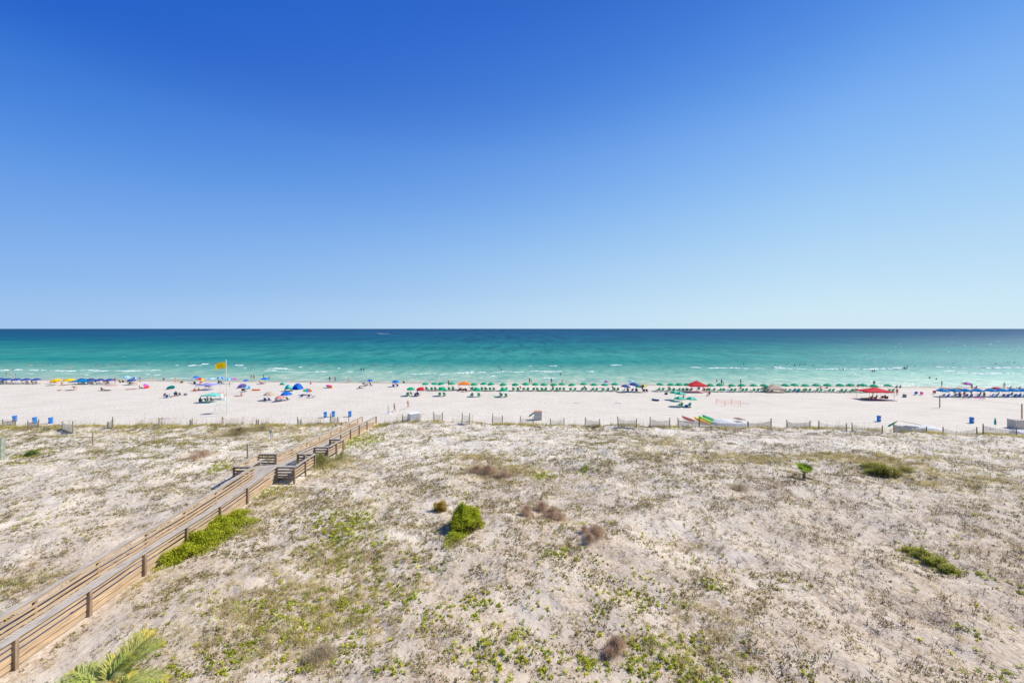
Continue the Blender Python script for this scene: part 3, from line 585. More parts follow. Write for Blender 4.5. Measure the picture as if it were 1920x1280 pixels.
def fan_palm(loc, label, green=True):
    root = empty('fan_palm', loc, 0, label, 'palm'); rr = random.Random(9)
    t = MB(); t.lathe([(.13, -.2), (.15, .1), (.12, .4), (.05, .5)], 10); t.build('trunk', mat('palm_trunk', (.2, .15, .1)), root, True)
    for k in range(15):
        az = k*2.4+.4; el = rr.uniform(.45, 1.35); Ls = rr.uniform(.45, .95)
        dead = k >= 13
        if dead: el = -.3
        hz = Vector((math.cos(az)*math.cos(el), math.sin(az)*math.cos(el), math.sin(el))); o = Vector((0, 0, .45)); c = o+hz*(Ls*.7)
        sdv = hz.cross(Vector((0, 0, 1))).normalized(); nv = sdv.cross(hz); nv = (nv+Vector((0, -.0, 0))).normalized()
        mb = PB(); V = []; q = []; n = 17
        for i in range(n):
            t_ = (i/(n-1)-.5)*2.2; dd = (hz*math.cos(t_)+sdv*math.sin(t_)+nv*.12*abs(t_)).normalized(); ln = .78*(.75+.3*math.cos(t_))*rr.uniform(.8, 1.15)
            wv = dd.cross(nv).normalized()*.030
            tip = c+dd*ln; tip.z -= .10*ln
            V += [tuple(c), tuple(c+dd*ln*.5+wv), tuple(tip), tuple(c+dd*ln*.5-wv)]
        b = np.arange(n)*4; mb.co = [np.array(V)]; mb.q = [np.stack([b, b+1, b+2, b+3], -1)]
        col = np.array((.34, .20, .10) if dead else (.30, .43, .04))
        mb.c = [np.repeat(col[None]*RNG.uniform(.75, 1.25, n)[:, None], 4, 0)]; mb.n = 4*n
        f = mb.build('fan_leaf', root); s = MB(); s.tube(o, c, .03, .02, 5); s.build('leaf_stalk', mat('palm_rib', (.42, .42, .16)), f)
    return root
g_ = ground(1508, 897); fan_palm(g_, 'small bright green fan palm below the grassy ridge on the right')

# ---------------------------------------------------------------- boardwalk
def boardwalk():
    root = empty('boardwalk', ((BWX0+BWX1)/2, 37, deck_z(37)-.3), 0, 'weathered wooden boardwalk with railings and bench alcoves leading down to the beach', 'boardwalk')
    O = Vector(root.location)
    def bd(mb, name, m): 
        mb.v = [tuple(Vector(v)-O) for v in mb.v]; return mb.build(name, m, root)
    rr = random.Random(2)
    y1 = 62.6; deckp = MB(); y = 4.0
    def plank(x0, x1, yy): 
        z = deck_z(yy); dz = (deck_z(yy+.07)-deck_z(yy-.07)); a = math.atan2(dz, .14)
        deckp.box(((x0+x1)/2, yy, z-.02+rr.uniform(-.003, .003)), (x1-x0+rr.uniform(-.02, .02), .138, .038), Matrix.Rotation(a, 3, 'X'))
    while y < y1: plank(BWX0+.04, BWX1-.04, y); y += .146
    A = [(BWX0-1.75, BWX0+.03, 36.1, 39.6), (BWX1-.03, BWX1+1.7, 36.1, 39.6), (BWX1-.03, BWX1+1.55, 43.0, 46.6)]
    for (a, b, c, d) in A:
        yy = c
        while yy < d: plank(a, b, yy); yy += .146
    bd(deckp, 'deck', WOODG)
    # stairs to the beach
    st = MB()
    for k in range(9): st.box(((BWX0+BWX1)/2, y1+.15+k*.3, deck_z(y1)-.16*(k+1)), (1.95, .3, .04))
    bd(st, 'stair', WOODG)
    for X in (BWX0+.02, BWX1-.02):
        js = MB()
        ys = np.arange(4, y1, 1.5).tolist()+[y1]
        for a, b in zip(ys, ys[1:]): js.beam((X, a, deck_z(a)-.17), (X, b, deck_z(b)-.17), .045, .24)
        bd(js, 'joist', WOODO)
    BL_, BR_ = [(.03, .15), (.28, .14), (.53, .14), (.82, .15)], [(.02, .13), (.165, .16), (.435, .16), (.705, .265)]     # bottom height above the deck, width
    def rail_line(pts, side, posts=True, ends=(True, True), capw=.17, spacing=2.9, dark=False, wide=False):
        """pts: polyline in x,y; boards on the deck side, posts outside"""
        segs = []
        for (xa, ya), (xb, yb) in zip(pts, pts[1:]):
            L_ = math.hypot(xb-xa, yb-ya); n = max(1, round(L_/spacing)); nx_, ny_ = -(yb-ya)/L_*side, (xb-xa)/L_*side
            seg = [(xa+(xb-xa)*i/n, ya+(yb-ya)*i/n) for i in range(n+1)]
            if posts:
                for i, (px_, py_) in enumerate(seg):
                    key = (round(px_, 1), round(py_, 1))
                    if key in done: continue
                    done.add(key); z0 = min(h(px_, py_), deck_z(py_)-.2)-.5; z1 = deck_z(py_)+.97
                    mb = MB(); mb.box((px_+nx_*.085, py_+ny_*.085, (z0+z1)/2), (.135, .135, z1-z0)); bd(mb, 'post', WOODP)
            segs.append(seg)
        for (hb, wd) in (BR_ if wide else BL_):
            mb = MB()
            for seg in segs:
                for (a, b) in zip(seg, seg[1:]):
                    j = rr.uniform(-.006, .006); e = rr.uniform(-.01, .01)
                    mb.beam((a[0], a[1], deck_z(a[1])+hb+wd/2+j), (b[0], b[1], deck_z(b[1])+hb+wd/2+e), .036, wd)
            bd(mb, 'rail', WOODO if not dark else WOODP)
        mb = MB()
        for seg in segs:
            (xa, ya), (xb, yb) = seg[0], seg[-1]; L_ = math.hypot(xb-xa, yb-ya); nx_, ny_ = -(yb-ya)/L_*side, (xb-xa)/L_*side
            for (a, b) in zip(seg, seg[1:]):
                mb.beam((a[0]+nx_*.055, a[1]+ny_*.055, deck_z(a[1])+.995), (b[0]+nx_*.055, b[1]+ny_*.055, deck_z(b[1])+.995), capw+.06, .04)
        bd(mb, 'handrail', WOODG)
    done = set()
    def ysplit(x, ya, yb):
        ks = [ya]+[k for k in DK_Y if ya+.5 < k < yb-.5]+[yb]; return [(x, k) for k in ks]
    def straight(x, ya, yb, side, off=0):
        ys = [ya]; 
        while ys[-1]+3.0 < yb-1: ys.append(ys[-1]+3.0)
        ys.append(yb)
        rail_line([(x, k) for k in ys], side, spacing=9, wide=(side < 0 and yb < 37))
    # side = +1 puts posts to the left of the travel direction
    straight(BWX0, 7.6, 36.1, 1); straight(BWX0, 39.6, 62.5, 1)
    straight(BWX1, 8.1, 36.1, -1); straight(BWX1, 39.6, 43.0, -1); straight(BWX1, 46.6, 62.5, -1)
    (a, b, c, d) = A[0]; rail_line([(BWX0-.1, c), (a, c)], 1, spacing=9, dark=True); rail_line([(a, c), (a, d)], 1, spacing=1.75); rail_line([(a, d), (BWX0-.1, d)], 1, spacing=9, dark=True)
    for q in A[1:]:
        (a, b, c, d) = q; rail_line([(BWX1+.1, c), (b, c)], -1, spacing=9, dark=True); rail_line([(b, c), (b, d)], -1, spacing=1.75); rail_line([(b, d), (BWX1+.1, d)], -1, spacing=9, dark=True)
    for (a, b, c, d), s in zip(A, (1, -1, -1)):
        x = a+.28 if s == 1 else b-.28; bn = MB(); zz = deck_z((c+d)/2)
        for k in range(3): bn.beam((x-.14+.14*k, c+.25, deck_z(c)+.45), (x-.14+.14*k, d-.25, deck_z(d)+.45), .12, .04)
        for yy in (c+.4, d-.4): bn.box((x, yy, deck_z(yy)+.2), (.3, .09, .44))
        bd(bn, 'bench', WOODG)
    return root
boardwalk()
# ---------------------------------------------------------------- fences and posts along the crest
def zat(x, y): return max(h(x, y), SEA)
def fence_pt(px, py, dy=.35):
    """foot of a post: on the crest line where the view meets it"""
    x, y, z = ground(px, py)
    yc = float(crest_y(x))
    if y > yc+1.6: y = yc+1.0; x = (px-HX)/F*y
    return x, y, zat(x, y)
def post_mesh(hh, w_=.11, round_=True):
    mb = MB()
    if round_: mb.lathe([(w_*.55, -.4), (w_*.52, hh*.5), (w_*.48, hh-.02), (w_*.38, hh)], 9)
    else: mb.box((0, 0, hh/2-.2), (w_, w_, hh+.4))
    return mb
def sand_fence(a, b, label, slat=True, gap=.075, grp='sand fence sections along the dune crest', grey=False):
    (xa, ta, ba), (xb, tb, bb) = a, b
    A = Vector(fence_pt(xa, ba)); B = Vector(fence_pt(xb, bb))
    if abs(A.y-B.y) > 2.5: B.y = A.y+math.copysign(1.2, B.y-A.y); B.x = (xb-HX)/F*B.y; B.z = zat(B.x, B.y)
    ha = max(.9, min(1.7, (ba-ta)*A.y/F)); hb = max(.9, min(1.7, (bb-tb)*B.y/F))
    root = empty('sand_fence', A, 0, label, 'fence', grp); D = B-A; L_ = D.length
    rr = random.Random(int(xa*7))
    for (o, hh) in ((Vector((0, 0, 0)), ha), (D, hb)):
        mb = post_mesh(hh, .12); sh = rr.uniform(-.06, .06)
        mb.v = [(v[0]+o.x+sh*v[2], v[1]+o.y, v[2]+o.z) for v in mb.v]; mb.build('post', WOODP, root)
    if slat and L_ > .25:
        mb = MB(); n = max(3, int(L_/gap)); u = D.normalized()
        for i in range(1, n):
            t = i/n; p = D*t; g = zat(A.x+p.x, A.y+p.y)-A.z; top = (ha*(1-t)+hb*t)*.80-.22*math.sin(math.pi*t)*min(1, L_/3); lean = rr.uniform(-.03, .03)
            mb.beam((p.x, p.y, g-.1), (p.x+lean*u.x, p.y+lean*u.y, g+top*rr.uniform(.97, 1.03)), .034, .012)
        for fz in (.25, .55, .85):
            for i in range(8):
                t0, t1 = i/8, (i+1)/8
                def q(t):
                    p = D*t; g = zat(A.x+p.x, A.y+p.y)-A.z; return (p.x, p.y-.012, g+((ha*(1-t)+hb*t)*.8-.22*math.sin(math.pi*t)*min(1, L_/3))*fz)
                mb.tube(q(t0), q(t1), .006, n=4, caps=False)
        mb.build('slat_panel', SLAT, root)
    return root
FEN = [((5,786,800),(29,783,799),'short sand fence section at the far left edge in front of a blue barrel'),
 ((52,788,805),(73,786,801),'short sand fence section in front of the middle of three blue barrels at left'),
 ((117,790,805),(137,787,812),'short sand fence section just right of the three blue barrels at left'),
 ((202,790,802),(211,781,803),'narrow sand fence section amid sea oats left of the yellow flag, the leftmost narrow one'),
 ((298,783,799),(303,783,797),'narrow sand fence section amid thick golden grass, left of the lifeguard chair'),
 ((356,784,797),(361,781,797),'narrow sand fence section directly left of the lifeguard chair'),
 ((416,780,796),(419,782,796),'narrow sand fence section at the foot of the yellow flag pole'),
 ((480,780,792),(485,784,792),'narrow sand fence section right of the yellow flag, above the olive thicket'),
 ((558.5,775,790),(565,779,790),'narrow sand fence section between the yellow flag and a pair of blue barrels'),
 ((619,769,788),(634,775,788),'sand fence section beside the pair of blue barrels near the end of the boardwalk'),
 ((755,768,784),(764,773,785),'narrow sand fence section with a green topped post, left of the white storage box'),
 ((813.5,768,786),(829.5,771,789),'small sand fence section, first one right of the white storage box'),
 ((866,770,794),(880.5,774,795),'small sand fence section, second one right of the white storage box'),
 ((923,768,788),(942,774,791),'small sand fence section, third one right of the white storage box'),
 ((975,772,787),(1000,774,790),'sand fence section behind the leaning folded umbrella and grey box in mid beach'),
 ((1031.5,775,788),(1058,777,792),'sand fence section immediately right of the grey box in mid beach'),
 ((1097,780,796),(1125,785,800),'sand fence section with golden grass at its foot, second right of the grey box'),
 ((1159,780,800),(1193,784,803),'wide sand fence section, third right of the grey box'),
 ((1218.5,781,799),(1256,783,802),'wide sand fence section just left of the orange kayak'),
 ((1271.5,775,793),(1311,777,795),'sand fence section in front of the orange kayak'),
 ((1311,777,795),(1402.5,780,793),'long sand fence section in front of the paddleboards and brown pallet'),
 ((1402.5,780,793),(1446,784,801),'sand fence section just right of the brown pallet'),
 ((1475.5,785,801),(1519,788,803),'sand fence section with tall green grass growing through it'),
 ((1535,788,804),(1587,794,808),'open slatted sand fence left of the leaning green umbrella, the first of two'),
 ((1598,792,808),(1654,797,813),'open slatted sand fence left of the leaning green umbrella, the nearer of two'),
 ((1676,792,810),(1737,799,809),'dense grey sand fence in front of the white tarpaulin heap'),
 ((1768,793,804),(1832,800,814),'open slatted sand fence right of the white tarpaulin heap'),
 ((1843,794,814),(1906,800,816),'open slatted sand fence below the folded teal umbrella at right')]
for a, b, lb in FEN: sand_fence(a, b, lb, gap=.06 if 'dense' in lb else .13 if 'open' in lb else .05 if 'paddle' in lb or 'kayak' in lb else .055)
def lone_post(px, top, base, w_, label, square=False, m=None, name='post', xy=None):
    x, y, z = ground(px, base) if xy is None else (*xy, zat(*xy))
    hh = (base-top)*y/F; o = post_mesh(hh, w_, not square).build(name, m or WOODP); o.location = (x, y, z); return tag(o, label, 'post')
lone_post(174, 811, 835, .11, 'thin brown post standing in the sand at the left of the dune')
lone_post(2, 820, 862, .42, 'thick grey green post cut off by the left edge', True, mat('greenish_post', (.30, .33, .25), .85, .2, 4, .3))
lone_post(464, 833, 861, .14, 'dark wooden post standing beside the left bench alcove of the boardwalk')
lone_post(654, 776, 791, .14, 'wooden post in front of the single blue barrel left of the boardwalk end')
lone_post(572, 834, 868, .2, 'tall thick dark post rising from the right railing of the boardwalk', True, xy=(-20.0, 38.6))
lone_post(1446, 784, 801, .14, 'lone short fence post right of the brown pallet')
x, y, z = ground(508, 825); r_ = empty('sign_post', (x, y, z), 0, 'small grey sign on a thin post in the dune left of the boardwalk', 'sign')
post_mesh(1.15, .10).build('post', GREYP, r_); mb = MB(); mb.box((0, -.07, 1.15), (.34, .03, .34)); mb.build('sign_panel', GREYP, r_)
for px, py, lb in ((630,800,'short stump in the sand left of the boardwalk, leftmost of three'), (641,797,'short stump in the sand left of the boardwalk, middle of three'), (649,795,'short stump in the sand left of the boardwalk, nearest to the railing')):
    x, y, z = ground(px, py); mb = post_mesh(.4, .2); o = mb.build('stump', WOODP); o.location = (x, y, z); tag(o, lb, 'stump', 'stumps in the sand beside the boardwalk')

# ---------------------------------------------------------------- beach furniture
def gore_dome(Rr, rise, gores, nm, ripple=.04):
    """faceted canopy, one material slot per colour, gores alternate"""
    mb = MB(); sub = 4; rings = [(0, 1), (.28, .93), (.55, .72), (.8, .40), (1, .0)]
    n = gores*sub; vs = [(0, 0, rise)]
    for (r, z) in rings[1:]:
        for k in range(n):
            ph = (k % sub)/sub; sag = 1-ripple*math.sin(math.pi*ph)*r*2; t = 2*math.pi*k/n
            vs.append((Rr*r*sag*math.cos(t), Rr*r*sag*math.sin(t), z*rise-.03*math.sin(math.pi*ph)*r))
    # valance
    for k in range(n):
        ph = (k % sub)/sub; sag = 1-ripple*math.sin(math.pi*ph)*2; t = 2*math.pi*k/n
        vs.append((Rr*1.01*sag*math.cos(t), Rr*1.01*sag*math.sin(t), -.10-.03*math.sin(math.pi*ph)))
    fs = []; mi = []
    for k in range(n): fs.append((0, 1+k, 1+(k+1) % n)); mi.append((k//sub) % nm)
    for j in range(len(rings)-1):
        for k in range(n):
            a = 1+j*n; fs.append((a+k, a+n+k, a+n+(k+1) % n, a+(k+1) % n)); mi.append((k//sub) % nm)
    mb.v = vs; mb.f = fs; mb.m = mi; return mb
UM = {}
def umbrella(x, y, cols, Rr, label, group=None, tilt=(0, 0), hgt=2.15, rot=0.0, name='beach_umbrella', cat='umbrella', z=None, rise=.5):
    key = (tuple(cols), round(Rr, 2), round(hgt, 2))
    if key not in UM:
        c = gore_dome(Rr, rise*Rr, 8, len(cols)).mesh('canopy', [FAB[k] for k in cols], False)
        p = MB(); p.tube((0, 0, -.3), (0, 0, hgt+.12), .022, .018, 7)
        ribs = MB()
        for k in range(8):
            t = 2*math.pi*k/8; ribs.tube((0, 0, hgt-.25), (Rr*.62*math.cos(t), Rr*.62*math.sin(t), hgt+rise*Rr*.10-.02), .008, n=4)
        UM[key] = (c, p.mesh('pole', WHITEP), ribs.mesh('ribs', METAL), hgt-rise*Rr)
    c, p, rb, cz = UM[key]
    root = empty(name, (x, y, zat(x, y) if z is None else z), rot, label, cat, group)
    if max(abs(tilt[0]), abs(tilt[1])) > .01: root.rotation_euler = (tilt[1], tilt[0], rot)
    mk('canopy', c, root, (0, 0, cz)); mk('pole', p, root); mk('ribs', rb, root, (0, 0, -rise*Rr)); return root
CH = {}
def chair_meshes(kind):
    if kind in CH: return CH[kind]
    if kind == 'wood':      # low timber beach lounger, long seat, upright reclining back
        s = MB(); s.box((0, .35, .32), (.56, 1.25, .05)); s = s.mesh('seat', CHW)
        c = MB(); c.beam((0, -.25, .36), (0, -.62, 1.02), .54, .07); 
        l = MB(); l.box((0, 0, .15), (.06, .06, .32)); fr = MB()
        for sx in (-.30, .30): fr.beam((sx, -.3, .30), (sx, 1.0, .30), .05, .07); fr.beam((sx*.97, -.22, .3), (sx*.97, -.66, 1.06), .045, .06)
        for sx in (-.3, .3): fr.beam((sx, -.35, .56), (sx, .30, .56), .07, .03); fr.box((sx, .25, .43), (.05, .05, .24))
        legs = [(-.3, -.25, 0), (.3, -.25, 0), (-.3, .9, 0), (.3, .9, 0)]; b = c
    else:                   # low folding sling chair
        s = MB(); s.beam((0, -.22, .22), (0, .32, .30), .52, .03); s = s.mesh('seat', CHW)
        b = MB(); b.beam((0, -.22, .24), (0, -.55, .86), .52, .035)
        l = MB(); l.tube((0, 0, 0), (0, 0, .27), .014, n=5); fr = MB()
        for sx in (-.27, .27):
            fr.tube((sx, -.2, .2), (sx, -.56, .9), .014, n=5); fr.tube((sx, -.24, .22), (sx, .34, .3), .014, n=5); fr.tube((sx, -.38, .48), (sx, .2, .48), .018, n=5)
        legs = [(-.27, -.3, 0), (.27, -.3, 0), (-.27, .25, 0), (.27, .25, 0)]
    CH[kind] = (s, b.mesh('backrest', CHW), l.mesh('leg', CHW if kind == 'wood' else METAL), fr.mesh('frame', CHW if kind == 'wood' else METAL), legs)
    return CH[kind]
def chair(x, y, col, label, kind='wood', rz=0.0, group=None, seat=None, name=None):
    s, b, l, fr, legs = chair_meshes(kind)
    root = empty(name or ('beach_lounger' if kind == 'wood' else 'beach_chair'), (x, y, zat(x, y)), rz, label, 'lounger' if kind == 'wood' else 'chair', group)
    o = mk('seat', s, root); setmat(o, FAB[seat or col]); o = mk('backrest', b, root); setmat(o, FAB[col]); mk('frame', fr, root)
    for p in legs: mk('leg', l, root, p)
    return root
def canopy_tent(px0, px1, ybase, depth, col, label, hgt=2.05, peak=.75, name='canopy_tent', z=0.0, rot=0, pmat=None, xy=None, wd=None, val=.22):
    cx, cy = beach((px0+px1)/2, ybase) if xy is None else xy
    W = (px1-px0)*cy/F if wd is None else wd
    root = empty(name, (cx, cy+depth/2 if xy is None else cy, 0), rot, label, 'canopy')
    mb = MB(); n = 7; vs = []; fs = []
    def hz(u, v):
        m = max(abs(u), abs(v)); s_ = 1-m; return hgt+peak*(s_**.92)-.10*math.sin(math.pi*min(1, m))*(1-abs(abs(u)-abs(v)))
    for j in range(n*2+1):
        for i in range(n*2+1): u, v = i/n-1, j/n-1; vs.append((u*W/2, v*depth/2, hz(u, v)))
    k = 2*n+1
    for j in range(2*n):
        for i in range(2*n): a = j*k+i; fs.append((a, a+1, a+k+1, a+k))
    mb.add(vs, fs); mb.build('fabric_roof', FAB[col], root, True)
    va = MB()
    for (a, b) in (((-1, -1), (1, -1)), ((1, -1), (1, 1)), ((1, 1), (-1, 1)), ((-1, 1), (-1, -1))):
        for i in range(8):
            t0, t1 = i/8, (i+1)/8; p = [(a[0]*(1-t)+b[0]*t, a[1]*(1-t)+b[1]*t) for t in (t0, t1)]; dr = val-.04*math.sin(math.pi*((t0+t1)/2)*4)**2
            q = [(pp[0]*W/2*1.004, pp[1]*depth/2*1.004) for pp in p]
            va.add([(*q[0], hz(*p[0])), (*q[1], hz(*p[1])), (*q[1], hz(*p[1])-dr), (*q[0], hz(*p[0])-dr)], [(0, 1, 2, 3)])
    va.build('valance', FAB[col], root)
    for sx in (-1, 1):
        for sy in (-1, 1): l = MB(); l.tube((sx*W/2*.97, sy*depth/2*.97, -.1), (sx*W/2*.96, sy*depth/2*.96, hgt-.03), .028, n=6); l.build('leg', pmat or METAL, root)
    return root
def barrel(px, py, label):
    x, y = beach(px, py); root = empty('trash_barrel', (x, y, 0), RNG.uniform(0, 6), label, 'barrel', 'blue trash barrels on the upper beach')
    b = MB(); b.lathe([(.27, 0), (.285, .03), (.29, .30), (.305, .33), (.29, .36), (.295, .66), (.31, .69), (.295, .72), (.29, .98), (.305, 1.0), (.27, 1.0), (.265, .3)], 20, caps=False); b.build('body', BARREL, root, True)
    r = MB(); r.lathe([(.30, .97), (.318, .985), (.30, 1.02), (.27, 1.02), (.27, .97)], 20, caps=False); r.build('rim', BARREL, root, True)
    s = MB()
    for (a0, a1, z0, z1) in ((-.42, .30, .42, .62), ):
        n = 6
        vs = [((.2985)*math.cos(a0+(a1-a0)*i/n-root.rotation_euler[2]-1.57), .2985*math.sin(a0+(a1-a0)*i/n-root.rotation_euler[2]-1.57), z) for z in (z0, z1) for i in range(n+1)]
        s.add(vs, [(i, i+1, i+n+2, i+n+1) for i in range(n)])
    s.build('label_patch', WHITEP, root); return root
for px, py, lb in ((27.5,790,'blue trash barrel at the far left, leftmost of three'), (65,793,'blue trash barrel at the far left, middle of three'), (95,793.5,'blue trash barrel at the far left, rightmost of three'),
    (610,782.5,'blue trash barrel near the boardwalk end, left one of a close pair'), (625,781,'blue trash barrel near the boardwalk end, right one of a close pair'), (656,781,'blue trash barrel standing alone left of the boardwalk end'),
    (1648,790,'blue trash barrel above the slatted fence below the nearer red canopy'), (1822,793,'blue trash barrel between the white tarpaulin heap and the folded teal umbrella')): barrel(px, py, lb)

# the long shoreline row of green umbrellas
ROW = [797.7,814.7,829,847,888.8,908,922.5,944.6,967,985.4,1004,1020,1039,1053.7,1073,1095,1113.7,1133.7,1153.7,1237.5,1258,1274,1289,1332,1350.6,1371.5,1392.5,1413,1432,1471,1489.7,1511,1532,1553,1575,1597,1618,1639,1665]
ROWZ = lambda px: 731.3+(px-797)*(735.2-731.3)/(1665-797)
def rowlabel(i):
    px = ROW[i]
    secs = [(0, 870, 'left of the orange canopy'), (870, 1160, 'between orange canopy and navy group'), (1160, 1310, 'between navy group and peaked red canopy'), (1310, 1440, 'between peaked red and tan canopies'), (1440, 1700, 'right of the tan canopy')]
    for a, b, t in secs:
        if a <= px < b:
            mem = [p for p in ROW if a <= p < b]; return ordinal(mem.index(px), len(mem)), t
rr = random.Random(12)
for i, px in enumerate(ROW):
    x, y = beach(px, ROWZ(px)); y += rr.uniform(-.25, .25)
    umbrella(x, y, ['green'], 1.0, '{} green umbrella {}, in the shoreline row'.format(*rowlabel(i)), 'green rental umbrellas in the long shoreline row', rot=rr.uniform(0, 1), tilt=(rr.uniform(-.11, .11), rr.uniform(-.10, .04)), hgt=rr.choice([2.05, 2.15, 2.2]))
    for s, nm in ((-1, 'left'), (1, 'right')):
        dx = .48+rr.uniform(-.08, .14)
        chair(x+s*dx, y-.5+rr.uniform(-.1, .1), 'green', nm+' lounger under {} green umbrella {}'.format(*rowlabel(i)), 'wood', rr.uniform(-.22, .22), 'green loungers under the shoreline umbrellas')
for px, py, c, lb, off in ((770.4,742,'green','green umbrella in the second row, beside the small red umbrella',(-1,)), (788.7,742,'red','red umbrella in the second row, right of a green one',()), (829.7,742,'green','green umbrella in the second row below the left end of the shoreline row',(-1,1)),
        (894,743,'green','green umbrella in the second row, lower right of the orange canopy',(-1.9,1)), (944.4,744,'green','rightmost green umbrella in the second row left of centre',(-1,1))):
    x, y = beach(px, py); umbrella(x, y, [c], 1.05, lb, 'umbrellas of the second row')
    for k, s in enumerate(off): chair(x+s*.62, y-.4, 'green', ('left' if k == 0 else 'right')+' lounger under '+lb.replace('in the second row', 'of second row'), 'wood', -.15*s, 'green loungers of the second row')
G = [(1265,749.5,'back left'), (1275.6,752,'back right'), (1273.7,762,'front left'), (1295.6,762.5,'front right')]
for px, py, lb in G:
    x, y = beach(px, py); umbrella(x, y, ['green', 'mint'], 1.15, 'two tone green umbrella, '+lb+' of four below the peaked red canopy', 'group of four two tone green umbrellas', tilt=(.12, -.12), rot=.3)
for px, lb in ((1276, 'left'), (1291, 'right')):
    x, y = beach(px, 763); chair(x, y, 'green' if lb == 'left' else 'teal', lb+' lounger under the front pair of two tone green umbrellas', 'wood', .1, 'loungers under the two tone umbrellas')
x, y = beach(1285, 763); 
# light blue row at the right
BL = [1767,1789,1810.6,1833,1857.5,1879,1900.6,1919]
for i, px in enumerate(BL):
    x, y = beach(px, 743.5); umbrella(x, y, ['sky'], 1.22, ordinal(i, len(BL))+' bright blue umbrella in the row at the right edge', 'bright blue umbrellas at the right edge', tilt=(.06, 0), rot=i*.1, hgt=2.0)
    for s in (-1, 1):
        chair(x+s*.6, y-.45, rr.choice(['sky', 'blue', 'denim']), ('left' if s < 0 else 'right')+' chair under the '+ordinal(i, len(BL))+' bright blue umbrella at the right edge', 'sling', rr.uniform(-.3, .3), 'blue chairs under the bright blue umbrellas')
# navy row at the left
NV = [(1,719),(14,719.5),(32,719.5),(50,719.5),(69,719.5),(154,719.5),(171,719.5),(188,720),(206,720),(247,721)]
for i, (px, py) in enumerate(NV):
    x, y = beach(px, py); umbrella(x, y, ['navy'], 1.12, ordinal(i, len(NV))+' navy umbrella near the waterline at the left', 'navy umbrellas at the left', tilt=(-.08, 0), rot=i*.13, hgt=1.75)
    c = ['orange', 'teal', 'denim', 'red', 'brown', 'black', 'red', 'green', 'salmon', 'orange'][i]
    chair(x-.3, y-.4, c, c.replace('denim', 'dull blue')+' lounger under the '+ordinal(i, len(NV))+' navy umbrella at the left', 'wood', rr.uniform(-1.2, 1.2), 'mixed loungers under the navy umbrellas')
    chair(x+.9, y-.5, 'tan', 'tan lounger beside the '+ordinal(i, len(NV))+' navy umbrella at the left', 'wood', rr.uniform(-.9, .9), 'tan loungers beside the navy umbrellas')
def U(px, py, cols, Rr, lb, tilt=(0, 0), hgt=2.0, z=None, rot=0, dy=0): x, y = beach(px, py); return umbrella(x, y+dy, cols, Rr, lb, tilt=tilt, hgt=hgt, z=z, rot=rot)
RAIN = ['red', 'yellow', 'lime', 'sky', 'purple', 'pink']
U(107,722,['yellow'],1.35,'left of two golden yellow umbrellas near the waterline',(-.25,0),1.9); U(130,721.5,['yellow'],1.3,'right of two golden yellow umbrellas near the waterline',(-.12,0),1.95)
U(237,713,['pale'],.95,'pale blue umbrella behind the rightmost navy umbrella at the left',(.1,0),1.8); U(253,712,['navy','pale'],.8,'navy and pale blue umbrella at the water edge beside a woman in purple',(0,0),1.4)
U(272,727.5,RAIN,1.15,'rainbow umbrella tipped on its side at the left of the beach',(1.0,-.35),1.05)
U(321,729.5,['teal'],1.0,'teal umbrella tipped towards the sand near the left',(-.75,-.3),1.0)
U(368,716,['blue','sky'],.95,'blue umbrella behind the rainbow umbrella left of the yellow flag',(0,0),2.1); U(373,719.5,RAIN,1.25,'large rainbow umbrella left of the yellow flag, over a seated group',(.18,-.25),1.95)
U(412,718,['pale','blue'],1.0,'pale blue and white umbrella just left of the flag pole',(.1,-.1),2.1); U(425,719,['sky','pale'],.9,'sky blue umbrella right behind the flag pole',(.25,0),1.9); U(437,718,['pink','purple','pale'],.8,'small pink and purple umbrella right of the flag pole',(.25,0),1.9); U(396,717,['pale'],.9,'pale see through umbrella between the rainbow umbrella and the flag',(0,0),1.7)
U(455,727.5,['lavender','purple'],1.15,'lavender umbrella tipped over, right of the yellow flag',(-.7,-.4),1.25); U(463,729,['pale','sky'],.95,'light blue umbrella low beside the tipped lavender one',(.2,-.1),.95)
U(461,718,['blue'],.7,'small blue umbrella at the waterline right of the yellow flag',(0,0),1.3); U(496,719,['blue','sky'],1.15,'blue umbrella above a couple of sunbathers left of the tents',(.05,-.1),2.0)
U(505,750,['tan'],1.3,'beige umbrella over denim blue chairs below the tents',(0,0),1.95); U(537,750,['blue'],1.25,'bright blue umbrella beside the beige umbrella below the tents',(0,0),2.0); U(525,752,['salmon'],1.1,'salmon pink umbrella low between the beige and the bright blue one',(0,.0),1.3)
U(576,740,['lime','sky','red','lemon','purple'],1.15,'lime and rainbow umbrella over dark purple chairs',(.1,0),1.6); U(618,726.5,RAIN,1.25,'rainbow umbrella lying tipped on open sand right of the tents',(.5,-.5),.75)
U(694,721,['blue'],.8,'small blue umbrella by the waterline above the loungers near centre left',(0,0),1.75); U(684,723.5,['tan','grey'],1.0,'grey beige umbrella tipped low beside the small blue one',(.25,0),1.2)
U(742,724.5,['blue','sky'],1.1,'bright blue umbrella alone by the waterline left of the green rows',(0,0),1.9)
U(1140,729,['pink','purple','sky'],.7,'small rainbow umbrella peeking behind the green row left of the navy umbrellas',(0,0),2.1,dy=2); U(1183,722,['pale'],.85,'light aqua umbrella beyond the navy umbrellas',(0,0),1.8)
U(1172,735,['navy'],1.25,'left navy umbrella of the shaded group in the green row',(.15,-.1),2.0); U(1187,734,['navy'],1.35,'middle navy umbrella of the shaded group in the green row',(.15,0),2.4); U(1197,735,['navy','green'],1.0,'right navy and green umbrella of the shaded group in the green row',(.1,0),1.9); U(1206,735,['lemon','black'],.95,'black and yellow striped umbrella right of the navy umbrellas',(0,0),2.0)
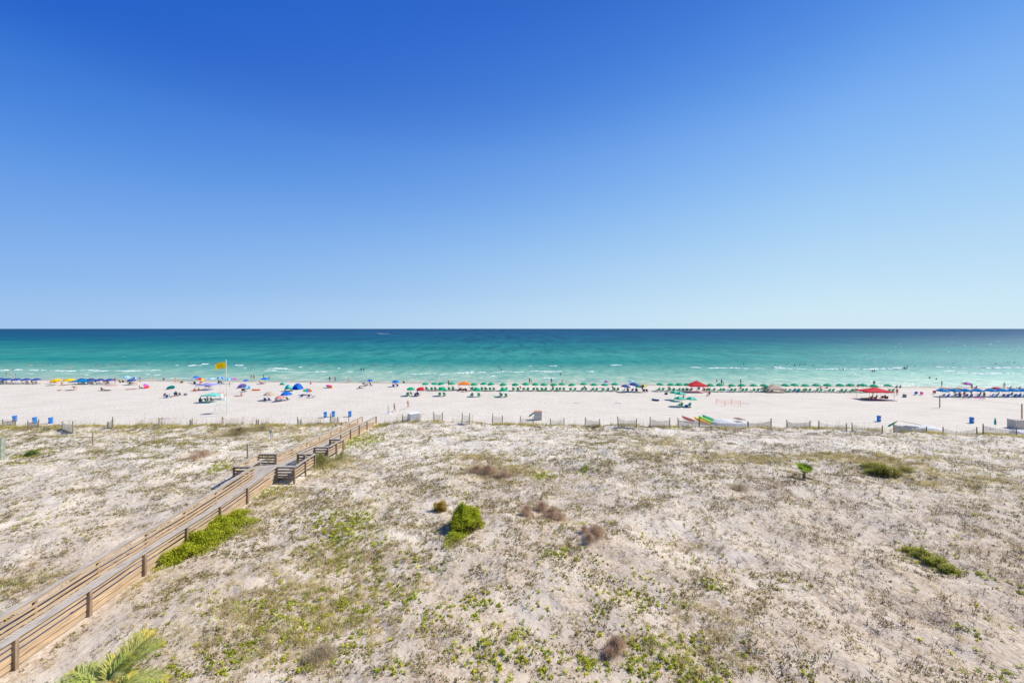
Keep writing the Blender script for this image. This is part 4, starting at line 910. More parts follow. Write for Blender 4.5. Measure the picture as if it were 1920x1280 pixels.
U(412,748,['salmon'],1.1,'faded pink umbrella between the mint canopy and the flag pole',(0,0),1.6)
U(1811,728,['purple','pink','blue','lemon'],1.15,'purple and rainbow umbrella at the waterline beyond the bright blue row',(.15,0),2.0)
def fold_umb(px, top, base, col, label, lean=(0, 0), crest=False):
    if crest: x, y, z = fence_pt(px, base)
    else: (x, y), z = beach(px, base), 0
    L_ = (base-top)*y/F/max(.45, math.cos(lean[0])); root = empty('folded_umbrella', (x, y, zat(x, y)), 0, label, 'umbrella'); root.rotation_euler = (lean[1], lean[0], 0)
    c = MB(); c.lathe([(.03, L_*.35), (.15, L_*.42), (.13, L_*.7), (.05, L_*.98), (.01, L_)], 10); c.build('canopy', FAB[col], root)
    p = MB(); p.tube((0, 0, -.2), (0, 0, L_*1.03), .022, n=6); p.build('pole', WHITEP, root); return root
fold_umb(984, 770, 786, 'green', 'folded green umbrella leaning against the grey box in mid beach', (.95, 0)); fold_umb(1866, 783, 803, 'teal', 'folded teal umbrella standing upright near the right edge', (0, 0))
fold_umb(1655, 789, 805, 'green', 'folded green umbrella leaning beside the white tarpaulin heap', (1.05, 0)); fold_umb(1890, 784, 797, 'green', 'folded green umbrella leaning against the slatted crate at the right edge', (.85, 0))
# canopies
canopy_tent(858.5, 880, 732, 2.6, 'orange', 'orange canopy tent in the row of green umbrellas', 1.65, .75)
canopy_tent(1296, 1330, 736.5, 3.6, 'red', 'peaked red canopy tent in the shoreline row', 1.75, 1.25)
canopy_tent(1630, 1678, 751, 3.6, 'red', 'wide red canopy tent at the right over seated people', 2.0, .9)
canopy_tent(366, 397, 732, 3.2, 'lavender', 'lavender canopy tent left of the flag pole', 1.45, .4, pmat=FAB['lavender'])
canopy_tent(376, 405, 755.5, 2.7, 'mint', 'mint green canopy tent with mint legs in front of the lifeguard chair', 1.7, .45, pmat=FAB['mint'])
canopy_tent(128, 166, 721, 3.0, 'sky', 'low blue canopy shade between the yellow and navy umbrellas at left', .9, .8)
canopy_tent(1442, 1474, 736.5, 3.2, 'tan', 'tan canopy tent sagging low in the green umbrella row', 1.0, 1.2, val=.35)
def pop_tent(px, py, W, D, Hh, cols, label, rot=0):
    x, y = beach(px, py); root = empty('beach_tent', (x, y, 0), rot, label, 'tent'); mb = MB(); n, k = 12, 8; vs = []; fs = []
    for j in range(k+1):
        v = j/k; rz = Hh*(math.sin(math.pi*(.12+.76*(1-v)))**.7 if v < 1 else .25)*(1-.25*v)
        for i in range(n+1): t = math.pi*i/n; vs.append((-W/2*math.cos(t)*(1-.25*v*v), D*v, rz*math.sin(t)**.8))
    for j in range(k):
        for i in range(n): a = j*(n+1)+i; fs.append((a, a+1, a+n+2, a+n+1))
    mb.add(vs, fs, 0); mb.m = [(q % n)//3 % len(cols) for q in range(len(fs))]; mb.build('shell', [FAB[c] for c in cols], root, True)
    fl = MB(); fl.box((0, D*.35, .03), (W*.9, D*.7, .03)); fl.build('floor_sheet', FAB['grey'], root); return root
pop_tent(541, 734, 2.0, 2.2, 2.0, ['mint', 'teal'], 'mint green arched beach tent, left of the deep blue one', .5)
pop_tent(553, 730.5, 2.1, 2.2, 1.9, ['blue'], 'deep blue arched beach tent, rightmost of the tents', -.3)
pop_tent(529, 721, 1.6, 1.5, .8, ['mint'], 'small mint shade tent behind the arched mint tent', 0)
pop_tent(1777, 730, 2.2, 1.5, .55, ['salmon', 'tan'], 'low orange tan shade tent beyond the bright blue row', 0); pop_tent(1800, 731, 2.3, 1.4, .5, ['brown'], 'low brown shade tent beyond the bright blue row', 0)
pop_tent(1873, 730, 2.0, 1.3, .7, ['red'], 'low red shade tent beyond the bright blue row', 0)
def CHR(px, py, col, lb, rz=0.0, kind='sling', seat=None): x, y = beach(px, py); return chair(x, y, col, lb, kind, rz, seat=seat)
for a in [(498,752,'denim','left denim blue chair under the beige umbrella',.2),(507,752,'denim','right denim blue chair under the beige umbrella',-.2),(519,752.5,'pale','pale blue chair under the salmon umbrella, left of another',.1),(529,752,'pale','pale blue chair under the salmon umbrella, right of another',0),(541,750.5,'brown','brown chair under the bright blue umbrella below the tents',-.3),
  (565,745,'navy','empty dark purple chair alone left of the lime umbrella group',1.0),(578,745,'purple','purple high backed chair under the lime umbrella',.9),(588,745,'navy','navy chair rightmost under the lime umbrella',-.9),
  (455,734,'black','black chair in the dark group right of the yellow flag, left one',.6),(461,735,'denim','denim blue chair in the dark group right of the yellow flag',-.4),(365,720,'black','black chair beside the large rainbow umbrella',.6),(411,719,'teal','dark teal chair under the pale blue and white umbrella',.3),(417,719,'black','black chair under the pale blue and white umbrella',-.3),
  (376,754,'black','black chair under the mint canopy, leftmost',.5),(388,753,'green','green chair under the mint canopy, middle',-.3),(400,752,'grey','grey chair under the mint canopy, rightmost',-.3),(388,726,'black','black chair under the lavender canopy',.3),(394,727,'denim','blue chair under the lavender canopy',-.3),
  (313,746,'blue','bright blue chair with a tall slanting back near the left group',.7),(330,741.5,'denim','blue chair, left of two close chairs at left of the beach',.2),(335,742,'black','black chair, right of two close chairs at left of the beach',-.4),(672,729,'black','black lounger chair near the waterline at centre left',1.3),(686,723,'brown','brown chair under the grey beige umbrella',.5),(697,723.5,'denim','blue chair under the small blue umbrella at centre left',-.5),
  (738,725,'navy','left navy chair under the bright blue umbrella by the waterline',.1),(746,725,'navy','right navy chair under the bright blue umbrella by the waterline',-.1),(763,741,'black','black chair at the left of the small second row',.9),(779,742.5,'navy','navy chair between the green and the red umbrella of the second row',.3),(785,742,'denim','denim blue chair under the red umbrella of the second row',-.3),
  (1717,740,'blue','blue chair alone on sand left of the bright blue row',-.6),(1728,740.5,'pink','pink chair alone on sand left of the bright blue row',-.8),(1752,738,'red','red chair at the left end of the bright blue row',-.8),(1319,733,'red','red chair under the peaked red canopy',.1),(1324,733,'lemon','yellow chair under the peaked red canopy',.1),(1309,731,'denim','blue chair under the peaked red canopy',.1),(1293,731,'red','red chair left of the peaked red canopy',.9),
  (1328,742,'red','red chair lower right of the peaked red canopy',1.2),(1168,734,'black','black chair under the left navy umbrella of the shaded group',.9),(1176,735,'brown','brown chair in the shaded navy umbrella group',.3),(1185,734,'sky','bright blue chair in the shaded navy umbrella group',.1),(1193,735,'black','black chair in the shaded navy umbrella group, right one',-.1),
  (1208,735,'black','black chair under the black and yellow umbrella',-.4),(1214,735,'black','black chair right of the black and yellow umbrella',-.8),(860,733,'black','black chair at the left leg of the orange canopy',.7),(868,734,'brown','brown chair under the orange canopy',.2),(876,734,'black','black chair at the right of the orange canopy',-.6),
  (1487,735,'sky','blue patterned chair, left of a pair right of the tan canopy',.1),(1494,735,'sky','blue patterned chair, right of a pair right of the tan canopy',-.1),(1435,735,'black','black chair left of the tan canopy',.8),(1446,735,'brown','brown chair under the tan canopy',.2),(1391,734,'navy','navy chair between the peaked red and the tan canopy',.2),(1640,748,'black','black chair under the wide red canopy, left',.2),(1652,748,'grey','grey chair under the wide red canopy, middle',-.1),(1661,749,'brown','brown chair under the wide red canopy, right',-.3),
  (1505,733.5,'lemon','lime yellow chair in the green row right of the tan canopy',.1),(245,721,'black','black chair under the rightmost navy umbrella at left',.4)]: CHR(*a)
def towel(px, py, w_, l_, col, label, rz=0.0, name='towel', cat='towel'):
    x, y = beach(px, py); mb = MB(); n, m_ = 8, 5; rr2 = random.Random(int(px*3)); vs = [((i/n-.5)*w_, (j/m_-.5)*l_, .02+rr2.uniform(0, .05)) for j in range(m_+1) for i in range(n+1)]
    mb.add(vs, [(j*(n+1)+i, j*(n+1)+i+1, (j+1)*(n+1)+i+1, (j+1)*(n+1)+i) for j in range(m_) for i in range(n)])
    mb.add([(v[0], v[1], 0) for v in vs[:n+1]]+vs[:n+1], [(i, i+1, i+n+2, i+n+1) for i in range(n)])
    o = mb.build(name, FAB[col]); o.location = (x, y, zat(x, y)); o.rotation_euler = (0, 0, rz); return tag(o, label, cat)
for a in [(209,722.5,3.0,1.6,'salmon','large dusty pink flat sheet below the navy umbrellas at left'),(131,731.5,2.2,1.0,'black','black sheet as painted umbrella shadow beside the bending person at left'),(197,732,2.6,1.1,'black','dark towel under people lying at left'),(197,717.5,1.4,.8,'red','red towel under the navy umbrellas at left'),(92,719,2.0,.9,'grey','grey flat sheet left of the golden yellow umbrellas'),(1018,731.5,1.8,.8,'lime','lime green towel in the middle of the green row'),(987,731,.9,.7,'orange','orange towel in the green row left of the lime one'),  # first black sheet paints an umbrella shadow; pink and grey are just flat sheets
   (1834,745.8,2.0,.9,'pink','pink towel in front of the bright blue row'),(1400,731.8,1.0,.7,'lemon','yellow towel between the peaked red and tan canopies'),(1245,728,.9,.7,'lime','lime towel near the leftmost green umbrella right of the navy group'),(1370,731.5,3.0,.8,'sky','light blue towel between the peaked red and the tan canopy'),(1650,750.5,6.5,1.6,'denim','blue ground sheet under the wide red canopy'),(1888,740,1.6,.7,'orange','orange towel among the bright blue umbrellas'),
   (578,720.8,1.4,.8,'white','white towel left of the tipped rainbow umbrella'),(927,741.5,.9,.8,'lime','lime towel at the right end of the second row')]: towel(*a)
def float_board(px, py, L_, W_, col, label, rz=0.0, name='float', cat='float', hh=.16, tip=(0, 0), z=None, xy=None, stripe=None, along=None):
    x, y = beach(px, py) if xy is None else xy; mb = MB(); prof = []
    for i in range(13): u = i/12*2-1; prof.append((u*L_/2, W_/2*max(.03, (1-abs(u)**2.4))**.6))
    vs = []
    for (p, ww) in prof: rk = .10*(p/(L_/2))**4*L_/2; vs += [(p, -ww, .05+rk), (p, -ww*.8, hh+rk), (p, 0, hh*1.15+rk), (p, ww*.8, hh+rk), (p, ww, .05+rk), (p, 0, 0+rk)]
    fs = [(i*6+k, i*6+(k+1) % 6, (i+1)*6+(k+1) % 6, (i+1)*6+k) for i in range(12) for k in range(6)]+[tuple(range(6)), tuple(range(72, 78))[::-1]]
    mb.add(vs, fs); root = empty(name, (x, y, (zat(x, y) if z is None else z)), rz, label, cat); root.rotation_euler = (tip[0], tip[1], rz)
    if along:
        X_ = Vector(along).normalized(); Z_ = (Vector((-.3, -.45, 1))-X_*Vector((-.3, -.45, 1)).dot(X_)).normalized(); root.rotation_euler = Matrix((X_, Z_.cross(X_), Z_)).transposed().to_euler(); root.location.z -= .12
    mb.build('hull', FAB[col], root, True)
    s = MB(); s.box((0, 0, hh*1.15+.012), (L_*.7, W_*.22, .012)); s.build('stripe' if not stripe else 'stripe', FAB[stripe or 'white'], root); return root
float_board(480, 732, 2.2, .8, 'orange', 'orange inflatable raft lying on the sand right of the yellow flag', .0, 'raft', 'raft', .3, stripe='red')
float_board(1622, 748, 2.2, 1.0, 'lime', 'lime green float at the left end under the wide red canopy', .1, 'float', 'float', .25)
float_board(1229, 751, 1.7, .8, 'denim', 'blue and white board bag on the sand left of the four two tone umbrellas', 2.4, 'float', 'float', .35)
float_board(0, 0, 2.4, .62, 'salmon', 'orange red kayak lying behind the sand fence', 0, 'kayak', 'kayak', .3, z=.45, xy=((1291-HX)/F*71, 71), stripe='red', along=(1, -1.1, -.28))
float_board(0, 0, 2.9, .85, 'yellow', 'golden yellow paddleboard propped behind the sand fence', 0, 'paddleboard', 'paddleboard', .13, z=.5, xy=((1317-HX)/F*69.5, 69.5), stripe='orange', along=(1, -.8, -.42))
float_board(0, 0, 2.9, .85, 'lime', 'lime green paddleboard propped right of the golden yellow one', 0, 'paddleboard', 'paddleboard', .13, z=.58, xy=((1325-HX)/F*70.0, 70.0), stripe='lemon', along=(1, -.8, -.42))
float_board(0, 0, 2.7, .85, 'teal', 'blue green paddleboard, rightmost of the propped stack', 0, 'paddleboard', 'paddleboard', .13, z=.66, xy=((1331-HX)/F*70.6, 70.6), stripe='lime', along=(1, -.8, -.42))
float_board(677.5, 693.8, 1.9, .8, 'blue', 'blue board carrying two bathers in the shallow water', 0, 'float', 'float', .12, z=SEA+.02, xy=beach(679, 693.8, SEA)); float_board(701, 685.5, 2.2, .9, 'navy', 'dark blue float under a bather far out, right of the pair on the blue board', 0, 'float', 'float', .14, z=SEA+.02, xy=beach(702, 685.5, SEA))
float_board(203, 685, 2.4, .8, 'white', 'white float on the water off the navy umbrellas', 0, 'float', 'float', .14, z=SEA+.02, xy=beach(203, 685.5, SEA)); float_board(605, 685.2, 4.5, .7, 'salmon', 'long pale pink float far out off the blue tents', 0, 'float', 'float', .10, z=SEA+.02, xy=beach(606, 685.2, SEA))
# storage boxes, tarpaulins, pallet
def box_thing(px, py, W, D, Hh, name, label, cat, m1, m2, lidname='lid', rz=0.0, xy=None, lid=.06):
    x, y = beach(px, py) if xy is None else xy; root = empty(name, (x, y, 0), rz, label, cat); b = MB(); b.box((0, D/2, Hh/2-.05), (W, D, Hh+.1))
    o = b.build('body', m1, root); bv = o.modifiers.new('bevel', 'BEVEL'); bv.width = .03; bv.segments = 2
    l = MB(); l.box((0, D/2, Hh+lid/2+.003), (W*1.04, D*1.04, lid)); l.build(lidname, m2, root); 
    for s in (-1, 1): k = MB(); k.box((s*W*.25, -.03, Hh*.7), (.2, .05, .05)); k.build('handle', GREYP, root)
    return root
box_thing(781, 784, 1.9, 1.6, 1.25, 'storage_box', 'large white storage box behind the crest right of the boardwalk end', 'storage box', GREYP and mat('box_front', (.50, .51, .50), .6, .05), WHITEP, xy=((779-HX)/F*71.5, 71.5), rz=.55)
box_thing(1009, 790, 1.35, 1.1, 1.5, 'storage_box', 'grey storage box with an orange top behind the crest in mid beach', 'storage box', mat('box_grey', (.46, .45, .43), .7, .06), mat('orange_lid', (.55, .25, .14), .7, .1), xy=((1009-HX)/F*72, 72))
box_thing(1914, 801, 2.0, 1.2, 1.35, 'slatted_crate', 'grey slatted crate cut off by the right edge', 'crate', SLAT, SLAT, xy=((1916-HX)/F*66, 66))
def heap(px0, px1, xy, hh, D, col, label, bumps=5):
    W = (px1-px0)*xy[1]/F; mb = MB(); n, m_ = 16, 8; rr2 = random.Random(int(px0)); ph = rr2.uniform(0, 6); vs = []
    for j in range(m_+1):
        for i in range(n+1):
            u, v = i/n*2-1, j/m_*2-1; e = (max(0, 1-abs(u)**3))**.6*(max(0, 1-abs(v)**4))**.6
            vs.append((u*W/2, v*D/2, hh*e*(.8-.28*u+.16*math.sin(u*bumps+ph)+.06*math.sin(v*7+u*9))))
    mb.add(vs, [(j*(n+1)+i, j*(n+1)+i+1, (j+1)*(n+1)+i+1, (j+1)*(n+1)+i) for j in range(m_) for i in range(n)])
    o = mb.build('tarpaulin', FAB[col]); o.location = (xy[0], xy[1], zat(*xy)); return tag(o, label, 'tarpaulin')
heap(1690, 1772, ((1730-HX)/F*64.5, 64.5), 1.0, 3.4, 'white', 'white tarpaulin heap behind the dense grey fence at right'); heap(1336, 1404, ((1370-HX)/F*69.0, 69.0), .8, 3.4, 'white', 'white tarpaulin behind the fence under the brown pallet')
heap(1902, 1940, ((1918-HX)/F*59.5, 59.5), .9, 1.5, 'white', 'white tarpaulin below the slatted crate at the right edge')
mb = MB()
for k in range(6): mb.box((0, k*.2-.5, .03), (1.7, .14, .03))
for k in (-.7, 0, .7): mb.box((k, 0, -.03), (.09, 1.2, .08))
o = mb.build('pallet', mat('pallet_wood', (.27, .17, .11), .85, .15)); o.location = ((1386-HX)/F*69.2, 69.2, .92); o.rotation_euler = (.1, .12, .5); tag(o, 'brown wooden pallet lying on the white tarpaulin', 'pallet')
mb = MB(); mb.box((0, 0, .02), (2.3, 1.2, .04)); o = mb.build('plywood_sheet', mat('plywood', (.42, .28, .19), .8, .12)); o.location = ((1708-HX)/F*64.4, 64.4, 1.32); o.rotation_euler = (.0, .16, .1); tag(o, 'brown plywood sheet on top of the white tarpaulin heap', 'board')
# coolers, bins, small stuff
for px, py, c1, lb in ((341,717.5,'brown','brown bag by the standing couple left of the rainbow umbrella'), (1696,744.5,'grey','grey bin standing right of the wide red canopy'), (1250.5,739.5,'black','dark jug, right of a pair on sand below the green row'), (1247.5,739.5,'black','dark jug, left of a pair on sand below the green row'), (1287,763,'blue','blue cooler between the front two tone umbrellas'), (377,717.5,'red','red cooler at the rainbow umbrella'), (364,733,'orange','orange water jug at the lavender canopy'), (348,741,'grey','grey bag alone on sand right of the left group')):
    x, y = beach(px, py); root = empty('cooler', (x, y, 0), .2, lb, 'bag' if 'bag' in lb else 'bin' if 'bin' in lb else 'cooler' if 'cooler' in lb else 'jug'); k = .75 if 'bin' in lb else .5
    root.name = 'bag' if 'bag' in lb else 'bin' if 'bin' in lb else 'cooler' if 'cooler' in lb else 'jug'
    wd = .26 if 'jug' in lb else .5
    b = MB(); b.lathe([(wd*.62, 0), (wd*.72, .04), (wd*.7, k*.86), (wd*.55, k*.88)], 4 if 'cooler' in lb else 12, off=(0, 0, 0)); b.build('body', FAB[c1], root); b = MB(); b.lathe([(wd*.74, k*.885), (wd*.74, k*.96), (wd*.3, k)], 4 if 'cooler' in lb else 12); b.build('lid', WHITEP if 'cooler' in lb else FAB[c1], root)
# orange marker netting on four stakes
P4 = [(1343,756),(1359.5,761),(1388.5,761),(1371.5,757.5)]; pts = [Vector((*beach(a, b), 0)) for a, b in P4]; root = empty('marker_netting', pts[0], 0, 'orange netting strung between stakes on open sand below the green row', 'netting')
OR = FAB['orange']
for p in pts: mb = MB(); q = p-pts[0]; mb.tube((q.x, q.y, -.2), (q.x, q.y, 1.15), .035, n=6); mb.build('stake', OR, root)
mb = MB()
for a, b in zip(pts, pts[1:]+pts[:1]):
    a, b = a-pts[0], b-pts[0]
    for z in (.45, .7, .95): mb.tube((a.x, a.y, z), (b.x, b.y, z-.03), .012, n=4)
mb.build('rope', OR, root)
# volleyball posts and line
pv = [Vector((*beach(1762, 764), 0)), Vector((*beach(1916, 785), 0))]; root = empty('volleyball_net', pv[0], 0, 'tan volleyball posts joined by a thin line at the right of the beach', 'volleyball net')
for p, t_ in zip(pv, (2.55, 2.75)): mb = MB(); q = p-pv[0]; mb.box((q.x, q.y, t_/2-.2), (.14, .14, t_+.4)); mb.build('post', mat('tan_post', (.50, .33, .19), .8, .1), root)
mb = MB(); q = pv[1]-pv[0]; mb.tube((0, 0, 2.45), (q.x, q.y, 2.62), .012, n=4); mb.build('net_line', GREYP, root)
for px, py, rz, lb in ((1081,756,.1,'left of two white poles lying on the open sand'), (1398,756.5,-.1,'white pole lying by the orange netting'), (1159,756,.05,'right of two white poles lying on the open sand')):
    x, y = beach(px, py); mb = MB(); mb.tube((-.6, 0, .06), (.7, 0, .06), .06, n=8); mb.box((-.5, 0, .08), (.2, .2, .16)); o = mb.build('white_pole', WHITEP); o.location = (x, y, 0); o.rotation_euler = (0, 0, rz); tag(o, lb, 'pole')
# flag pole
x, y = beach(426, 779); root = empty('flag_pole', (x, y, 0), 0, 'tall white pole flying a plain yellow flag', 'flag pole'); Ht = 103*y/F
root.rotation_euler = (0, -.02, 0)
mb = MB(); mb.tube((0, 0, -.4), (0, 0, Ht), .075, .05, 10); mb.build('pole', mat('cream_pole', (.72, .66, .56), .6, .06), root)
mb = MB(); n, m_ = 14, 6; vs = []
for j in range(m_+1):
    for i in range(n+1):
        u, v = i/n, j/m_; vs.append((-.06-1.95*u, .22*math.sin(u*6+v*.8)*u, Ht-.22-1.15*v-.42*u*u-.06*math.sin(u*9)))
mb.add(vs, [(j*(n+1)+i, j*(n+1)+i+1, (j+1)*(n+1)+i+1, (j+1)*(n+1)+i) for j in range(m_) for i in range(n)]); mb.build('flag', FAB['yellow'], root, True)
mb = MB(); mb.lathe([(.03, 0), (.09, .06), (.03, .14)], 8, off=(0, 0, Ht)); mb.build('finial', WHITEP, root)
# lifeguard chair
x, y = beach(412, 776); root = empty('lifeguard_chair', (x, y+.8, 0), .15, 'thin white metal lifeguard chair with a ladder beside the yellow flag pole', 'lifeguard chair')
LG = mat('lifeguard_paint', (.66, .70, .68), .5, .05)
for sx in (-1, 1):
    for sy in (-1, 1): mb = MB(); mb.tube((sx*1.25, sy*.9, -.1), (sx*.55, sy*.5, 2.6), .022, n=6); mb.build('leg', LG, root)
mb = MB()
for z, k in ((.8, .27), (1.7, .6)):
    w1, d1 = 1.25-.7*z/2.6, .9-.4*z/2.6
    for a, b in (((-w1, -d1), (w1, -d1)), ((w1, -d1), (w1, d1)), ((w1, d1), (-w1, d1)), ((-w1, d1), (-w1, -d1))): mb.tube((*a, z), (*b, z), .015, n=5)
mb.build('brace', LG, root); mb = MB()
for i in range(7): mb.box((0, -.6+i*.2, 2.62), (1.5, .16, .035))
mb.build('platform', LG, root); mb = MB(); mb.box((0, .1, 3.0), (.8, .5, .05)); mb.beam((0, -.18, 3.05), (0, -.3, 3.75), .8, .05)
for s in (-.4, .4): mb.box((s, .1, 2.8), (.05, .45, .4)); mb.box((s, .1, 3.25), (.06, .5, .04))
mb.build('seat', LG, root); mb = MB()
for s in (-.25, .25): mb.tube((1.5+0*s, s, 0), (.72, s, 2.9), .018, n=5)
for i in range(8): t = i/8+.06; mb.tube((1.5-.78*t, -.25, 2.9*t), (1.5-.78*t, .25, 2.9*t), .02, n=5)
mb.build('ladder', LG, root)
# beach shower pole and trough
x, y = beach(728, 776); root = empty('shower_pole', (x, y, 0), 0, 'slim grey green shower pole standing where the boardwalk meets the beach', 'shower')
mb = MB(); mb.tube((0, 0, 0), (0, 0, 1.65), .07, n=8); mb.build('pole', mat('shower_green', (.32, .42, .38), .5), root); mb = MB(); mb.box((-.1, 0, .05), (1.1, .9, .1)); mb.build('base', WHITEP, root)
mb = MB(); mb.tube((0, 0, 1.6), (.16, -.1, 1.62), .025, n=6); mb.lathe([(.02, 1.62), (.06, 1.58)], 8, off=(.18, -.11, 0)); mb.build('shower_head', METAL, root)
# motor boat far out with its wake
Yb = (CAMZ-SEA)*F/(625.6-HY); Xb = (708-HX)/F*Yb; root = empty('motorboat', (Xb, Yb, SEA), R(190), 'tiny white motorboat far out on the sea near the horizon', 'boat')
mb = MB(); prof = [(-6, 1.5, .0), (-3, 1.7, 0), (1, 1.6, .1), (4, 1.0, .3), (6.2, .06, .7)]; vs = []
for (p, ww, up) in prof: vs += [(p, -ww, 1.3+up), (p, -ww*.7, -.3+up*.6), (p, ww*.7, -.3+up*.6), (p, ww, 1.3+up)]
mb.add(vs, [(i*4+k, i*4+(k+1) % 4, i*4+4+(k+1) % 4, i*4+4+k) for i in range(4) for k in range(4)]+[(3, 2, 1, 0)]); mb.build('hull', WHITEP, root)
mb = MB(); mb.box((-.3, 0, 2.2), (3.2, 2.2, 1.7)); mb.box((-.6, 0, 3.9), (3.4, 2.3, .12))
for s in (-1, 1): mb.tube((.8, s, 3), (.4, s, 3.9), .05, n=5); mb.tube((-2, s, 3), (-2.1, s, 3.9), .05, n=5)
mb.build('cabin', WHITEP, root); mb = MB(); mb.box((1.32, 0, 2.5), (.06, 1.9, .7)); mb.build('windscreen', FAB['black'], root)
mb = MB(); mb.add([(-6, -1, .02), (-40, -4.5, .02), (-42, 4.5, .02), (-6, 1, .02), (-6, 0, .8), (-40, 0, .15)], [(0, 1, 5, 4), (4, 5, 2, 3)]); mb.build('wake', mat('sea_foam_and_glitter', (.8, .83, .82)), root)
# ---------------------------------------------------------------- people
def skin_mesh(name, J, E, root, sub=1):
    """one continuous surface grown over connected joints"""
    names = list(J); me = bpy.data.meshes.new('tmp'); me.from_pydata([J[k][0] for k in names], [(names.index(a), names.index(b)) for a, b in E], [])
    o = bpy.data.objects.new('tmp', me); COL.objects.link(o); md = o.modifiers.new('s', 'SKIN'); md.use_smooth_shade = True
    sv = me.skin_vertices[0].data
    for i, k in enumerate(names):
        r = J[k][1]; sv[i].radius = r if isinstance(r, tuple) else (r, r); sv[i].use_root = (k == root)
    if sub: o.modifiers.new('u', 'SUBSURF').levels = sub
    bpy.context.view_layer.update(); dg = bpy.context.evaluated_depsgraph_get(); ev = o.evaluated_get(dg); res = bpy.data.meshes.new_from_object(ev)
    bpy.data.objects.remove(o); res.name = name; return res
def V3(*a): return Vector(a)
def pose_joints(kind, seed=0):
    """joints of a 1.73 m figure facing +Y"""
    P = dict(pelvis=V3(0, 0, .93), waist=V3(0, .01, 1.08), chest=V3(0, .0, 1.28), neckb=V3(0, -.01, 1.42), neck=V3(0, .0, 1.49), head=V3(0, .015, 1.60), crown=V3(0, .0, 1.68))
    for s, q in ((-1, 'l'), (1, 'r')):
        P['sh'+q] = V3(s*.165, -.01, 1.40); P['el'+q] = V3(s*.235, -.03, 1.12); P['wr'+q] = V3(s*.25, .05, .88); P['pa'+q] = V3(s*.25, .075, .80)
        P['hip'+q] = V3(s*.10, 0, .87); P['kn'+q] = V3(s*.115, .02, .48); P['an'+q] = V3(s*.12, -.02, .08); P['to'+q] = V3(s*.135, .13, .03)
    if kind == 'walk':
        P['knl'] = V3(-.10, .22, .50); P['anl'] = V3(-.10, .30, .10); P['tol'] = V3(-.10, .45, .07); P['knr'] = V3(.11, -.06, .47); P['anr'] = V3(.11, -.38, .14); P['tor'] = V3(.12, -.28, .03)
        P['ell'] = V3(-.22, -.18, 1.15); P['wrl'] = V3(-.24, -.12, .92); P['pal'] = V3(-.24, -.08, .85); P['elr'] = V3(.22, .12, 1.15); P['wrr'] = V3(.2, .30, 1.0); P['par'] = V3(.19, .37, .97)
    if kind == 'run':
        P['knl'] = V3(-.10, .33, .66); P['anl'] = V3(-.10, .22, .24); P['tol'] = V3(-.10, .36, .18); P['knr'] = V3(.11, -.10, .47); P['anr'] = V3(.11, -.46, .25); P['tor'] = V3(.12, -.42, .10)
        P['ell'] = V3(-.24, -.22, 1.2); P['wrl'] = V3(-.22, .02, 1.12); P['pal'] = V3(-.21, .1, 1.13); P['elr'] = V3(.24, .08, 1.16); P['wrr'] = V3(.18, .3, 1.22); P['par'] = V3(.17, .37, 1.26)
    if kind == 'wade':
        for s, q in ((-1, 'l'), (1, 'r')): P['el'+q] = V3(s*.38, .02, 1.22); P['wr'+q] = V3(s*.52, .16, 1.16); P['pa'+q] = V3(s*.58, .2, 1.15)
    if kind == 'bend':
        for k, v in dict(waist=(0, .06, 1.04), chest=(0, .24, 1.10), neckb=(0, .37, 1.12), neck=(0, .43, 1.12), head=(0, .53, 1.08), crown=(0, .59, 1.03)).items(): P[k] = V3(*v)
        for s, q in ((-1, 'l'), (1, 'r')): P['sh'+q] = V3(s*.165, .34, 1.10); P['el'+q] = V3(s*.2, .38, .84); P['wr'+q] = V3(s*.17, .5, .64); P['pa'+q] = V3(s*.16, .53, .57)
    if kind in ('sit', 'ground'):
        z0 = .42 if kind == 'sit' else .12; P['pelvis'] = V3(0, 0, z0); P['waist'] = V3(0, -.05, z0+.14); P['chest'] = V3(0, -.14, z0+.34); P['neckb'] = V3(0, -.20, z0+.47); P['neck'] = V3(0, -.20, z0+.54); P['head'] = V3(0, -.18, z0+.65); P['crown'] = V3(0, -.2, z0+.73)
        for s, q in ((-1, 'l'), (1, 'r')):
            P['sh'+q] = V3(s*.165, -.19, z0+.45); P['hip'+q] = V3(s*.10, .03, z0-.0)
            if kind == 'sit': P['kn'+q] = V3(s*.13, .42, .50); P['an'+q] = V3(s*.12, .72, .42); P['to'+q] = V3(s*.14, .82, .53); P['el'+q] = V3(s*.28, -.12, z0+.2); P['wr'+q] = V3(s*.27, .12, z0+.2); P['pa'+q] = V3(s*.26, .19, z0+.2)
            else: P['kn'+q] = V3(s*.13, .36, .42); P['an'+q] = V3(s*.12, .56, .09); P['to'+q] = V3(s*.13, .70, .05); P['el'+q] = V3(s*.24, .02, z0+.25); P['wr'+q] = V3(s*.14, .24, z0+.24); P['pa'+q] = V3(s*.10, .31, z0+.23)
    if kind == 'lie':
        for k in list(P): v = P[k]; P[k] = V3(v.x*1.05, v.z-.9, .13-v.y*.6) if k[:2] not in ('to',) else V3(v.x*1.3, v.z-.9, .18)
        for q in 'lr': P['kn'+q].z += .04
    return P
